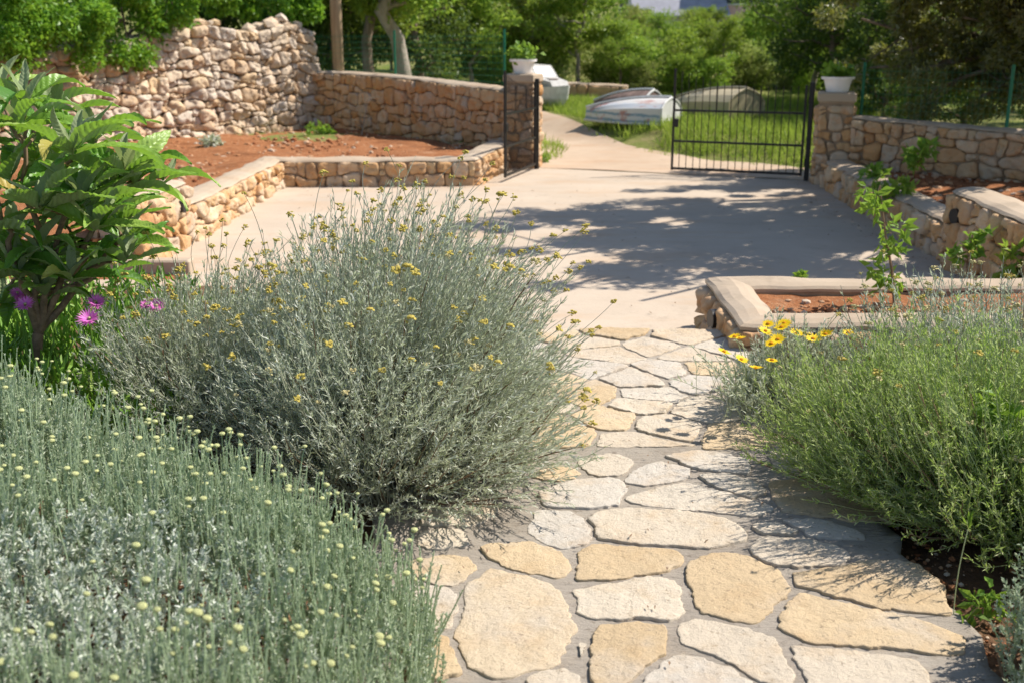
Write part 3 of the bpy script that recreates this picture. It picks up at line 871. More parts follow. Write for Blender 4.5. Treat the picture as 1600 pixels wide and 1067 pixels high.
def potted(c, z, label, h, w, lab_leaf):
    rt = root('potted_plant', (c[0], c[1], z), label, 'potted plant', 'potted plants on the gate pillars')
    mb = MB()
    prof = [(.0, .0), (w * .34, 0), (w * .36, .012), (w * .46, h * .8), (w * .47, h * .82), (w * .54, h * .83), (w * .55, h), (w * .52, h), (w * .5, h * .9), (0, h * .88)]
    mb.lathe([(a, b) for a, b in prof], (c[0], c[1], z), 28)
    mb.build('pot', M['pot'], rt, smooth=False)
    lf = MB()
    n = 110
    b0 = np.column_stack([rng.uniform(-.14, .14, (n, 2)) + np.array(c), np.full(n, z + h * 1.02)])
    tip = b0 + rand_dirs(n, 1.3) * rng.uniform(.08, lab_leaf, (n, 1))
    lf.tubes(np.stack([b0, tip], 1), .003, 3)
    lf.leaves(tip, unit(rand_dirs(n, .2)), rand_dirs(n, 1.5), rng.uniform(.08, .13, n), rng.uniform(.06, .09, n), .15)
    lf.build('foliage', M['leaf_fresh'], rt)
potted(LP, 1.405, 'round white pot with tall leafy plant on the pale left pillar', .21, .38, .22)
potted(RP, 1.225, 'round white pot with short sprouting plant on the orange right pillar', .20, .40, .15)

# ------------------------------------------------------------------ gate
def gate(hinge, end, label, flip):
    """leaf from the hinge to its free end"""
    h, e = np.array(hinge), np.array(end)
    L = np.linalg.norm(e - h)
    rt = root('gate_leaf', (h[0], h[1], 0), label, 'gate', 'black iron gate leaves')
    P = lambda s, z: np.array([*(h + (e - h) * s / L), z])
    fr = MB()
    ang = math.atan2(*(e - h)[::-1])
    top = lambda s: 1.20 + .30 * (s / L) ** 2.2 + .10 * (1 - s / L) ** 2
    for s, zt, w in ((.03, 1.30, .032), (L - .015, 1.5, .030)):
        fr.box((*P(s, 0)[:2], .06 + (zt - .06) / 2), (w, w, zt - .06), ang)
    for z, w in ((.085, .034), (.48, .030), (.92, .030)):
        fr.box((*P(L / 2 + .008, 0)[:2], z), (L - .078, w * .8, w), ang)
    fr.build('frame', M['iron'], rt)
    for k in range(1, 18):
        s = .03 + (L - .045) * k / 18
        b = MB()
        b.bar(P(s, .10), P(s, top(s)), .0065, 6)
        if k % 6 == 0: b.bar(P(s, .94), P(s, top(s) - .05), .012, 6)
        b.build('bar', M['iron'], rt)
    la = MB()
    la.box(P(L - .05, .74) + np.array([0, 0, 0]), (.07, .05, .12), ang, 0, .006)
    la.build('lock_case', M['iron'], rt)
    ps = MB()
    q = h - (e - h) / L * .05
    ps.box((q[0], q[1], .66), (.06, .06, 1.36), ang, 0, .006)
    ps.build('post', M['iron'], rt)
    for z in (.25, 1.1):
        hg = MB()
        hg.bar((h + (q - h) * .45).tolist() + [z - .05], (h + (q - h) * .45).tolist() + [z + .05], .016, 8)
        hg.build('hinge', M['iron'], rt)
    return rt
gate((.36, 16.66), (-.10, 15.12), 'open black iron gate leaf folded back against the low left wall', 1)
gate((4.07, 15.30), (2.33, 16.06), 'closed black iron gate leaf standing across the drive beside the right pillar', 0)

# ------------------------------------------------------------------ mesh fences
def fence(pts, hgt, z0, label):
    rt = root('mesh_fence', (pts[0][0], pts[0][1], z0), label, 'fence', 'green wire mesh fences')
    w = MB()
    for a, b in zip(pts[:-1], pts[1:]):
        a, b = np.array(a, float), np.array(b, float)
        L = np.linalg.norm(b - a)
        for k in range(int(hgt / .1)):
            w.bar([*a, z0 + .05 + k * .1], [*b, z0 + .05 + k * .1], .0022, 3)
        for k in range(int(L / .075)):
            p = a + (b - a) * k * .075 / L
            w.bar([*p, z0 + .02], [*p, z0 + hgt], .0018, 3)
    w.build('wire_mesh', M['green_paint'], rt)
    for p in pts:
        q = MB()
        q.bar([*p, z0 - .1], [*p, z0 + hgt + .06], .021, 10)
        q.build('post', M['green_paint'], rt)
fence([(-3.95, 21.75), (-2.1, 20.15), (-.12, 17.5)], 1.7, .3, 'green wire mesh fence with posts behind the curved wall')
fence([(4.75, 15.1), (6.15, 13.75), (7.6, 11.8)], 1.3, .25, 'green wire mesh fence with posts behind the shaded boundary wall')

# ------------------------------------------------------------------ grass bank
def grass(poly, n, lo, hi, z):
    p = scatter(poly, n)
    k = vnoise(np.column_stack([p, np.zeros(len(p))]), .9, 6) > -.65
    p = p[k]
    n = len(p)
    P = np.column_stack([p, gh(p[:, 0], p[:, 1]) - .01])
    L = rng.uniform(lo, hi, n) * (1 + .4 * vnoise(np.column_stack([p, np.zeros(n)]), .7, 9))
    d = unit(rng.normal(0, .38, (n, 3)) + np.array([0, 0, 1.]))
    return P, d, L
mb = MB()
bank = [(4.6, 16.75), (3.35, 18.15), (2.25, 20.2), (1.4, 23), (.0, 28), (9, 28), (6.6, 20), (5.6, 17.4)]
for poly, n, lo, hi in ((bank, 56000, .12, .34), ([(4.6, 16.0), (2.4, 18.9), (1.2, 22.6), (1.6, 23), (3.9, 18.4), (6, 17)], 5200, .06, .16), ([(.3, 17.8), (.75, 18.0), (1.0, 20), (.3, 22), (-1, 24), (-.6, 19)], 3500, .08, .25)):
    P, d, L = grass(poly, n, lo, hi, 0)
    mb.leaves(P, d, rand_dirs(len(P)), L, rng.uniform(.010, .022, len(P)), .1, 0, .12)
tag(mb.build('grass', M['grass']), 'long sunlit green grass growing over the bank beyond the gate', 'grass', kind='stuff')

# ------------------------------------------------------------------ boats
def hull_mat(name, bands, dirt, red=None):
    t = NT(name)
    sx = t.n('ShaderNodeSeparateXYZ')
    t.l(t.co, sx.inputs[0])
    ad = t.n('ShaderNodeMath', operation='ADD')
    ns = t.n('ShaderNodeMath', operation='MULTIPLY_ADD')
    t.l(t.noise(3.5, 5), ns.inputs[0]); ns.inputs[1].default_value = .10; ns.inputs[2].default_value = -.05
    t.l(sx.outputs[2], ad.inputs[0]); t.l(ns.outputs[0], ad.inputs[1])
    c = t.ramp(ad.outputs[0], bands, 'CONSTANT')
    c = t.mix(c, dirt, t.ramp(t.noise(4, 6, .7), [(.5, 0.0), (.7, .7)]))
    if red: c = t.mix(c, red, t.ramp(t.noise(2.6, 7, .75, (.6, 2.2, 1)), [(.53, 0.0), (.60, .85)]))
    t.base(c, .6, .35)
    return t.m
def boat(loc, rz, L, beam, dep, mats, label, pitch=0, roll=0):
    """a dinghy lying keel up"""
    rt = root('upturned_boat', loc, label, 'boat', 'upturned boats on the grass')
    N, K = 22, 9
    V = np.zeros((N, K, 3))
    for i in range(N):
        t_ = i / (N - 1)
        b = beam / 2 * (1 - max(0, (t_ - .15) / .85) ** 2.0) * (.86 + .14 * min(1, t_ / .35))
        dd = dep * (1 - .50 * t_ ** 2.2)
        for j in range(K):
            a = -1 + 2 * j / (K - 1)
            prof = abs(a)
            y = b * math.copysign(min(1, prof * 1.28) ** .9, a) if prof < .72 else math.copysign(b * (.955 + .045 * (prof - .72) / .28), a)
            z = dd * (1 - .30 * (prof / .72) ** 1.3) if prof < .72 else dd * .70 * (1 - (prof - .72) / .28)
            V[i, j] = (t_ * L + .10 * (dep - z) * t_, y, max(z, 0) + .02)
    idx = np.arange(N * K).reshape(N, K)
    hb = MB()
    W = V + np.array(loc)
    hb.add(W, np.stack([idx[:-1, :-1], idx[1:, :-1], idx[1:, 1:], idx[:-1, 1:]], -1).reshape(-1, 4))
    hb.build('hull', mats[0], rt, smooth=False)
    tr = MB()
    tr.add(np.concatenate([W[0] - [.012, 0, 0], [W[0].mean(0) - [.012, 0, 0]]]), [[j, j + 1, K] for j in range(K - 1)] + [[K - 1, 0, K]])
    tr.build('transom', mats[1], rt)
    g = MB()
    for j in (0, K - 1):
        g.tubes(W[None, :, j] + np.array([0, math.copysign(.012, j - 1), .02]), np.full((1, N), .026), 6, 0, True)
    g.tubes(W[None, 0] - np.array([.006, 0, 0]), np.full((1, K), .024), 6, 0, True)
    g.build('gunwale', mats[2], rt)
    k = MB()
    k.tubes(W[None, :, K // 2] + np.array([0, 0, .015]), np.full((1, N), .028), 4, 0, True)
    k.build('keel', mats[2], rt)
    rt.rotation_euler = (roll, pitch, rz)
    return rt
white_hull = hull_mat('blue_white_hull', [(0, (.26, .36, .44)), (.10, (.60, .62, .63)), (.17, (.22, .34, .43)), (.22, (.64, .64, .63)), (.33, (.55, .58, .62)), (.40, (.62, .60, .58))], (.60, .60, .60), (.42, .17, .13))
M['dirty_white'] = mat_plain('dirty_white_paint', (.62, .62, .60), .6, .3, 0, .15, 6)
M['tan_hull'] = hull_mat('tan_hull', [(0, (.42, .36, .22)), (.5, (.46, .39, .25))], (.33, .26, .15))
M['brown_hull'] = mat_plain('weathered_brown', (.20, .14, .12), .8, .2, 0, .4, 8, .4)
def gz(x, y): return float(gh(x, y))
boat((3.05, 21.3, gz(2.9, 22.0)), R(146), 1.85, 1.0, .50, (white_hull, M['dirty_white'], M['dirty_white']), 'blue and white upturned rowing boat with red patches on the grass')
boat((2.95, 23.2, gz(2.9, 23.2)), R(140), 1.5, .85, .56, (M['brown_hull'], M['brown_hull'], M['dirty_white']), 'brown weathered upturned dinghy behind the blue and white boat')
boat((4.55, 21.6, gz(4.5, 22.0)), R(122), 2.3, 1.12, .66, (M['tan_hull'], M['tan_hull'], M['tan_hull']), 'tan upturned boat with ridged hull behind the closed gate leaf')
# cabin boat
def cabin_boat(loc, rz):
    rt = root('cabin_boat', loc, 'grey white cabin boat parked behind the pale left pillar', 'boat')
    x, y, z = loc
    h = MB()
    N = 14
    rows = []
    for i in range(N):
        t_ = i / (N - 1)
        b = .95 * (1 - max(0, (t_ - .5) / .5) ** 2.2)
        top = .75 + .22 * t_ ** 2
        rows.append([(t_ * 4.2, -b, top), (t_ * 4.1, -b * .92, .45), (t_ * 3.8, -b * .55, .12), (t_ * 3.7, 0, 0), (t_ * 3.8, b * .55, .12), (t_ * 4.1, b * .92, .45), (t_ * 4.2, b, top)])
    V = np.array(rows) + np.array(loc)
    idx = np.arange(N * 7).reshape(N, 7)
    h.add(V, np.concatenate([np.stack([idx[:-1, :-1], idx[1:, :-1], idx[1:, 1:], idx[:-1, 1:]], -1).reshape(-1, 4), np.stack([idx[:-1, 6], idx[1:, 6], idx[1:, 0], idx[:-1, 0]], -1)]))
    h.f.append((np.array([idx[0]]), 0))
    h.build('hull', M['dirty_white'], rt)
    c = MB()
    Cp = np.array([(1.0, 1.0), (1.0, 1.75), (2.2, 1.72), (2.65, 1.25), (3.5, 1.15), (3.7, .92), (1.0, .8)])
    for sgn in (1,):
        A = np.column_stack([Cp[:, 0], np.full(7, -.62), Cp[:, 1]]); B = A * [1, -1, 1]
        A[1:3, 1] *= .88; B[1:3, 1] *= .88; A[4:6, 1] *= .7; B[4:6, 1] *= .7
        VV = np.concatenate([A, B]) + np.array(loc) - np.array([0, 0, .05])
        c.add(VV, [[i, (i + 1) % 7, 7 + (i + 1) % 7, 7 + i] for i in range(7)])
        c.f.append((np.array([[6, 5, 4, 3, 2, 1, 0], [7, 8, 9, 10, 11, 12, 13]]), 0))
    c.build('cabin', mat_plain('weathered_grey_white', (.47, .46, .44), .7, .25, 0, .2, 7), rt)
    w = MB()
    f = np.array([(2.24, -.42, 1.64), (2.24, .42, 1.64), (2.58, .46, 1.28), (2.58, -.46, 1.28)]) + np.array(loc) + np.array([.03, 0, -.02])
    w.add(f, [[3, 2, 1, 0]])
    for s in (-1, 1):
        w.add(np.array([(1.25, s * .585, 1.6), (2.1, s * .585, 1.6), (2.4, s * .63, 1.3), (1.25, s * .63, 1.3)]) + np.array(loc) - np.array([0, 0, .05]), [[0, 1, 2, 3]])
    w.build('window', mat_plain('blue_grey_pane', (.22, .34, .42), .15, .6), rt)
    k = MB(); k.box((x + 3.0, y, z + 1.17), (.45, .4, .04), 0, 0, .01)
    k.build('hatch', M['brown_hull'], rt)
    for q in (.9, 2.8):
        cr = MB(); cr.box((x + q, y, z + .02), (.12, 1.2, .3), 0, 0, .01)
        cr.build('cradle', M['brown_hull'], rt)
    rt.rotation_euler = (0, 0, rz)
    rt.scale = (.56, .56, .60)
cabin_boat((-.02, 27.4, gz(.4, 26)), R(-56))
# low earth-coloured wall far behind
stone_wall('low_stone_wall', 'low sunlit orange wall at the foot of the woods beyond the boats', [[(1.2, 29.6, gz(1.2, 29.6) + .36), (3.0, 29.2, gz(3, 29.2) + .30)]], .4, mat_plain('ochre_plaster', (.52, .33, .19), .9, .1, 0, .2, 5, .4), .4, seed=170, gap=.01, bulge=.05, z0=gz(2, 30) - .1)

# ------------------------------------------------------------------ car behind the right fence
def car(loc, rz):
    rt = root('parked_car', loc, 'dark car parked in the shade behind the boundary wall', 'car')
    x, y, z = loc
    prof = np.array([(-2.0, .35), (-2.05, .75), (-1.9, .9), (-1.2, .96), (-.55, 1.4), (.7, 1.44), (1.45, 1.0), (1.95, .88), (2.05, .6), (2.0, .35)])
    b = MB()
    n = len(prof)
    rings = []
    for yy, k in ((-.80, .94), (-.86, 1.0), (.86, 1.0), (.80, .94)):
        q = prof.copy(); inset = np.where(q[:, 1] > 1.0, .82, 1.0)
        rings.append(np.column_stack([q[:, 0] * (k * .02 + .98), yy * inset, .35 + (q[:, 1] - .35) * k]))
    V = np.concatenate(rings) + np.array(loc)
    b.add(V, [[i * n + j, i * n + (j + 1) % n, (i + 1) * n + (j + 1) % n, (i + 1) * n + j] for i in range(3) for j in range(n)])
    b.f.append((np.array([list(range(n))[::-1], list(range(3 * n, 4 * n))]), 0))
    b.build('body', mat_plain('dark_car_paint', (.012, .014, .02), .25, .5, .2, .1), rt)
    g = MB()
    pane = mat_plain('car_pane', (.05, .06, .07), .05, .8)
    for (x0, z0_, x1, z1) in ((.76, 1.41, 1.42, 1.03), (-.60, 1.37, -1.16, .99)):
        d = .012 if x0 > 0 else -.012
        g.add(np.array([(x0 + d, -.60, z0_ + .012), (x0 + d, .60, z0_ + .012), (x1 + d, .70, z1 + .012), (x1 + d, -.70, z1 + .012)]) + np.array(loc), [[0, 1, 2, 3]])
    for s in (-1, 1):
        g.add(np.array([(-.5, s * .725, 1.34), (.62, s * .725, 1.36), (1.2, s * .872, 1.02), (-1.0, s * .872, 1.0)]) + np.array(loc), [[0, 1, 2, 3]])
    g.build('window', pane, rt)
    for px in (-1.25, 1.3):
        for s in (-1, 1):
            w = MB()
            w.tubes(np.array([[(x + px, y + s * .66, z + .31), (x + px, y + s * .88, z + .31)]]), .31, 20, 0, True)
            wo = w.build('wheel', M['pipe'], rt)
            w = MB()
            w.tubes(np.array([[(x + px, y + s * .80, z + .31), (x + px, y + s * .89, z + .31)]]), .19, 14, 0, True)
            w.build('rim', M['dirty_white'], wo)
    rt.rotation_euler = (0, 0, rz)
car((11.6, 30, gz(11.6, 30)), R(250))

# ------------------------------------------------------------------ trees
def limb(mb, a, b, r0, r1, wob=.1, k=7, n=7):
    a, b = np.array(a, float), np.array(b, float)
    t_ = np.linspace(0, 1, n)[:, None]
    P = a * (1 - t_) + b * t_
    L = np.linalg.norm(b - a)
    P = P + (rng.normal(0, wob * L * .25, (n, 3)) * np.sin(t_ * math.pi))
    mb.tubes(P[None], (r0 + (r1 - r0) * t_[:, 0])[None], k)
    return P
def crown_leaves(mb, centres, rad, n, size, asp=.55, flat=.75, up=.4, seed=0):
    C = np.asarray(centres)
    pick = rng.integers(0, len(C), n)
    rr = np.broadcast_to(rad, len(C))[pick]
    off = unit(rng.normal(size=(n, 3))) * (rng.uniform(0, 1, (n, 1)) ** .45) * rr[:, None] * np.array([1, 1, flat])
    P = C[pick] + off
    d = unit(rng.normal(size=(n, 3)) + unit(off) * .7 + np.array([0, 0, -.15]))
    s = size * rng.uniform(.6, 1.35, n)
    mb.leaves(P, d, rand_dirs(n, up), s, s * asp, .18, 0, .1)

def make_tree(name, loc, h, spread, n_leaf, size, leafm, barkm, label, cat='tree', trunk_r=.12, base=.35, nb=11, group=None, clump=.5, stems=1, asp=.55, flat=.75):
    rt = root(name, loc, label, cat, group)
    L = np.array(loc, float)
    tb, cr = MB(), MB()
    cents, rads = [], []
    for s in range(stems):
        lean = rng.normal(0, .12 if stems == 1 else .3, 2) * h * .4
        b0 = L + np.array([*(rng.normal(0, .02 if stems == 1 else .18, 2)), -.15])
        top = L + np.array([lean[0], lean[1], h * .86])
        P = limb(tb, b0, top, trunk_r, trunk_r * .25, .10, 9, 12)
        for k in range(nb // stems):
            f = base + (1 - base) * (k + rng.uniform(.1, .9)) / (nb // stems)
            p = P[min(11, int(f * 11))]
            az = k * 2.4 + s * 1.7 + rng.uniform(-.5, .5)
            reach = spread * (1 - .55 * abs(f - .55) * 2 * .8) * rng.uniform(.6, 1.1)
            q = p + np.array([math.cos(az) * reach, math.sin(az) * reach, h * rng.uniform(.03, .20)])
            B = limb(tb, p, q, trunk_r * .42, trunk_r * .09, .12, 5, 6)
            for u in (.5, .75, 1.0):
                c = B[int(u * 5)] + rng.normal(0, clump * .35, 3)
                cents.append(c); rads.append(clump * rng.uniform(.55, 1.2) * (.7 + .3 * u))
                limb(tb, B[int(u * 5) - 1], c, trunk_r * .10, trunk_r * .04, .1, 3, 3)
        cents.append(P[-1]); rads.append(clump)
    crown_leaves(cr, cents, np.array(rads), n_leaf, size, asp, flat)
    tb.build('trunk', barkm, rt, smooth=True)
    cr.build('crown', leafm, rt)
    return rt

# woodland on the hill: a few kinds, each tree a copy of its own
kinds = [
    make_tree('woodland_tree', (0, 0, 0), 4.4, 1.5, 5200, .15, M['leaf_mid'], M['pale_bark'], 'x', trunk_r=.08, nb=13, clump=.52, base=.3),
    make_tree('woodland_tree', (0, 0, 0), 3.6, 1.4, 5200, .12, M['leaf_pale'], M['pale_bark'], 'x', trunk_r=.06, nb=14, clump=.46, stems=2, base=.22),
    make_tree('woodland_tree', (0, 0, 0), 5.2, 1.8, 6000, .17, M['leaf_mid'], M['bark'], 'x', trunk_r=.10, nb=14, clump=.6, base=.25, asp=.4),
    make_tree('woodland_tree', (0, 0, 0), 5.8, 2.0, 9000, .13, M['leaf_dark'], M['bark'], 'x', trunk_r=.13, nb=18, clump=.65, base=.18),
    make_tree('woodland_shrub', (0, 0, 0), 1.5, .9, 3800, .10, M['leaf_mid'], M['bark'], 'x', 'shrub', trunk_r=.03, nb=12, clump=.36, stems=3, base=.1),
    make_tree('woodland_shrub', (0, 0, 0), 1.3, .9, 3800, .085, M['leaf_pale'], M['bark'], 'x', 'shrub', trunk_r=.03, nb=12, clump=.34, stems=3, base=.1),
]
names = ['rounded mid green tree with pale trunk in the woods on the hill', 'pale grey green twin stemmed tree in the woods on the hill', 'narrow leaved bushy green tree in the woods on the hill', 'dense dark evergreen tree in the woods behind the fence', 'mid green shrub at the edge of the woods', 'pale green shrub at the edge of the woods']
used = [False] * len(kinds)
def plant(kind, x, y, s=1.0, z=None):
    k = kinds[kind]
    lab, grp = names[kind], ('trees in the woods on the hill', 'trees in the woods on the hill', 'trees in the woods on the hill', 'dark trees behind the fences', 'shrubs at the edge of the woods', 'shrubs at the edge of the woods')[kind]
    o = k if not used[kind] else copy_tree(k)
    used[kind] = True
    o.location = (x, y, gz(x, y) if z is None else z)
    o.rotation_euler = (0, 0, rng.uniform(0, 6.28))
    q = s * rng.uniform(.85, 1.15)
    if y > 30 and .085 < x / y < .235: q = min(q, (1.92 + .0335 * y - gz(x, y)) / (5.0, 4.2, 6.0, 6.6, 1.9, 1.7)[kind])   # the hollow that leaves the houses in view
    o.scale = (q, q, q * rng.uniform(.9, 1.1))
    o['label'], o['group'] = lab, grp
# rows: x chosen so each row fills the view between the dark trees left and the olive right
for (y, x0, x1, step, ks, s) in ((30.6, 3.4, 9.5, 1.1, (4, 5), .75), (32.5, -1.5, 11, 1.3, (4, 5, 4), .95), (31, -1.5, 9.5, 1.5, (4, 5, 4, 0), .8), (34, -3, 10.5, 1.7, (0, 1, 2, 4), .74), (38, -4, 13, 2.0, (0, 1, 2, 1), .82), (43, -5, 16, 2.2, (1, 0, 2, 1), .78), (50, -6, 20, 2.6, (1, 2, 1, 0), .66), (58, -6, 5, 2.8, (1, 0), .85), (58, 17, 26, 2.8, (0, 1), .95)):
    x = x0
    while x < x1:
        plant(ks[rng.integers(len(ks))], x + rng.uniform(-.5, .5), y + rng.uniform(-1.2, 1.2), s)
        x += step * rng.uniform(.75, 1.25)
# darker evergreens behind the curved wall and to the right of the gate
for (x, y, s) in ((-8.5, 26, 1), (-6.0, 27.5, 1.05), (-4.3, 27.0, .95), (-2.4, 28.5, .95), (-10.5, 25, 1.1), (-4.8, 30, 1.2), (-7, 31, 1.2), (-1.9, 31, .9), (-12, 26, 1.2), (6.9, 20.5, .42), (7.6, 18.6, .36), (8.6, 17.6, .4), (9.6, 19.5, .5), (7.9, 22.5, .6), (6.6, 18.2, .3), (9.4, 16.2, .4), (7.2, 25, .75), (9.0, 27, .95), (14, 26, 1.15), (10.2, 34, 1.1), (15, 22, 1.1), (13.5, 17.5, 1.1), (13, 35, 1.2)):
    plant(3, x, y, s)
for (k_, x, y, s) in ((2, 8.2, 24.0, .95), (3, 7.1, 21.2, .62), (0, 7.4, 27.5, .95), (2, 3.0, 30.5, .62), (1, .6, 32.5, .8)):
    plant(k_, x, y, s)
# the trees whose trunks stand behind the fence
for (x, y, h, r_, st, lab) in ((-2.45, 24.6, 7.2, .20, 1, 'tall leafy tree with a pale forked trunk behind the mesh fence'), (-3.3, 25.6, 6.8, .15, 1, 'dark slim tree trunk standing left of the pale forked tree')):
    make_tree('garden_tree', (x, y, .3), h, 2.2, 13000, .15, M['leaf_mid'], M['pale_bark'] if r_ > .16 else M['bark'], lab, trunk_r=r_, nb=18, clump=.62, base=.40, stems=1)
rt = root('wooden_pole', (-3.30, 21.35, 0), 'straight brown wooden pole rising behind the curved wall', 'pole')
mb = MB()
mb.tubes(np.array([[(-3.30, 21.35, 0), (-3.31, 21.35, 3), (-3.33, 21.35, 6.4)]]), [[.115, .105, .09]], 16, 0, True)
mb.build('shaft', M['pole'], rt, smooth=True)
mb = MB(); mb.box((-3.33, 21.35, 6.0), (1.1, .09, .09), 0, 0, .01)
mb.build('crossarm', M['pole'], rt)

# creeper hedge over the left end of the tall wall
def mass(name, label, cents, rads, n, size, leafm, cat, asp=.6, loc=None, stems=True, flat=.9, up=.5):
    cents = np.array(cents, float)
    rt = root(name, loc if loc is not None else (*cents.mean(0)[:2], .2), label, cat)
    cr, tb = MB(), MB()
    C, Rr = [], []
    for c, r0 in zip(cents, rads):
        for _ in range(14):
            C.append(c + unit(rng.normal(size=3)) * r0 * rng.uniform(.5, .95)); Rr.append(r0 * rng.uniform(.22, .42))
    crown_leaves(cr, C, np.array(Rr), n, size, asp, flat, up)
    b = np.array(rt.location)
    for c in cents: limb(tb, b + rng.normal(0, .08, 3) * [1, 1, 0], c, .05, .012, .12, 6, 8)
    for c in C[::3]: limb(tb, cents[np.argmin(np.linalg.norm(cents - c, axis=1))], c, .018, .005, .1, 4, 4)
    tb.build('trunk', M['bark'], rt, smooth=True)
    cr.build('crown', leafm, rt)
    return rt
mass('creeper_hedge', 'bright green small-leaved creeper spilling over the tall dry stone wall', [(-6.9, 17.3, 2.15), (-6.3, 18.4, 2.25), (-5.8, 19.2, 2.6), (-7.6, 16.3, 2.2), (-8.0, 15.2, 1.6), (-7.3, 16.6, 3.2), (-6.4, 18.2, 3.4), (-5.4, 20.4, 2.9), (-8.4, 14.6, 2.4)], [.85, .8, .75, .9, .9, 1.0, 1.0, .7, 1.0], 42000, .085, M['leaf_hedge'], 'hedge', loc=(-7.6, 17.6, .3))
mass('ivy', 'glossy ivy clump growing over the top right of the tall dry stone wall', [(-4.5, 21.2, 2.35), (-4.0, 21.9, 2.5), (-5.0, 20.9, 2.5)], [.38, .4, .35], 4500, .10, M['leaf_hedge'], 'ivy', loc=(-4.6, 21.6, .3))
mass('hedge_shrub', 'dark green shrub filling the left corner behind the loquat', [(-6.6, 12.5, .9), (-7.0, 13.6, 1.3), (-6.2, 11.2, .7), (-7.4, 12.0, 1.5)], [.6, .7, .6, .8], 12000, .09, M['leaf_mid'], 'shrub', loc=(-6.9, 12.6, .25))

# the big dark tree on the right: trunk outside the frame, crown over the wall and shading the courtyard
def big_tree():
    loc = np.array((9.6, 16.0, .2))
    rt = root('evergreen_tree', loc, 'large dark olive green tree overhanging the boundary wall on the right', 'tree')
    tb, cr = MB(), MB()
    P = limb(tb, loc - [0, 0, .2], loc + [-.5, -.2, 2.6], .24, .16, .08, 10, 8)
    C, Rr = [], []
    ends = [(4.2, 11.9, 3.4), (4.9, 12.2, 4.4), (3.7, 12.9, 4.1), (4.6, 11.0, 3.1), (5.2, 10.8, 3.6), (5.0, 14.0, 4.6), (6.4, 11.2, 3.4), (5.5, 16.5, 2.9), (6.6, 15.6, 3.4), (7.4, 16.6, 3.0), (8.6, 15.5, 3.0), (9.4, 14.2, 3.2), (8.4, 11.2, 3.4), (6.6, 14.2, 4.9), (7.6, 15.2, 1.9), (6.5, 14.6, 2.2), (5.2, 16.9, 2.2), (6.2, 17.2, 1.8), (5.3, 16.6, 1.5), (5.9, 16.1, 1.5), (6.5, 15.6, 1.6), (7.0, 15.0, 1.6), (4.9, 16.7, 2.5), (5.6, 16.2, 2.7), (6.4, 15.4, 2.7), (7.2, 14.6, 2.6), (6.4, 15.2, 1.15), (7.2, 14.4, 1.1), (5.8, 15.9, 1.1), (6.2, 15.6, 2.2), (5.0, 15.9, 2.9), (4.6, 15.4, 3.3), (5.9, 14.6, 3.0), (2.9, 12.6, 3.8), (3.3, 11.4, 3.6), (3.0, 10.6, 3.5), (4.2, 10.4, 3.3), (3.6, 11.8, 3.9), (4.4, 12.6, 3.6), (5.3, 11.6, 3.4), (4.9, 10.0, 3.3), (5.8, 10.6, 3.2), (3.9, 10.9, 3.6), (4.7, 11.5, 3.8), (2.2, 11.9, 3.6), (2.3, 10.7, 3.3), (3.2, 9.7, 3.2), (2.6, 12.9, 3.9), (3.6, 9.0, 3.2), (4.5, 9.2, 3.3), (5.1, 10.4, 3.6), (2.9, 9.3, 3.3), (4.4, 11.4, 4.3)]
    for e in ends:
        e = np.array(e, float)
        s = P[rng.integers(4, 8)]
        B = limb(tb, s, e, .085, .02, .14, 6, 8)
        for k in range(11):
            u = rng.uniform(.82 if e[0] < 5.6 else .6, 1.0)
            c = B[int(u * 7)] + rng.normal(0, .30, 3) * [1.2, 1.2, .8]
            C.append(c); Rr.append(rng.uniform(.09, .30))
            limb(tb, B[int(u * 7)], c, .014, .004, .1, 4, 4)
    crown_leaves(cr, C, np.array(Rr) * 1.1, 170000, .09, .42, .85, .4)
    tb.build('trunk', M['bark'], rt, smooth=True)
    cr.build('crown', M['leaf_olive'], rt)
big_tree()

# ------------------------------------------------------------------ houses on the hill
def house(loc, w, d, h, wallc, roofc, label, rz=0, rh=1.6):
    rt = root('house', loc, label, 'house', 'houses at the top of the hill')
    x, y, z = loc
    a = MB(); a.box((x, y, z + h / 2), (w, d, h))
    a.add(np.array([(-w / 2, -d / 2 + .003, h), (-w / 2, d / 2 - .003, h), (-w / 2, 0, h + rh), (w / 2, -d / 2 + .003, h), (w / 2, d / 2 - .003, h), (w / 2, 0, h + rh)]) + np.array(loc), [[0, 1, 2], [5, 4, 3]])
    a.build('wall', mat_plain('house_wall', wallc, .9, .1, 0, .06, 2), rt)
    r_ = MB()
    o = .35
    for s in (-1, 1):
        A = np.array([(-w / 2 - o, s * (d / 2 + o), h - .18), (w / 2 + o, s * (d / 2 + o), h - .18), (w / 2 + o, 0, h + rh + .02), (-w / 2 - o, 0, h + rh + .02)])
        V = np.concatenate([A, A + [0, 0, .12]]) + np.array(loc)
        r_.add(V, [[0, 1, 2, 3], [7, 6, 5, 4], [0, 4, 5, 1], [1, 5, 6, 2], [2, 6, 7, 3], [3, 7, 4, 0]])
    ro = r_.build('roof', mat_plain('house_roof', roofc, .85, .15, 0, .15, 3), rt)
    c = MB(); c.box((x + w * .25, y + d * .1, z + h + rh), (.6, .5, 1.4), 0, 0, .02)
    c.build('chimney', M['dirty_white'], ro)
    for q in (-.3, 0, .3):
        f = MB(); f.box((x + q * w, y - d / 2 - .03, z + h * .55), (1.1, .08, 1.3), 0, 0, .01)
        fo = f.build('window', M['dirty_white'], rt)
        g = MB(); g.box((x + q * w, y - d / 2 - .06, z + h * .55), (.9, .06, 1.1))
        g.build('pane', mat_plain('window_pane', (.05, .06, .08), .1, .6), fo)
    rt.rotation_euler = (0, 0, rz)
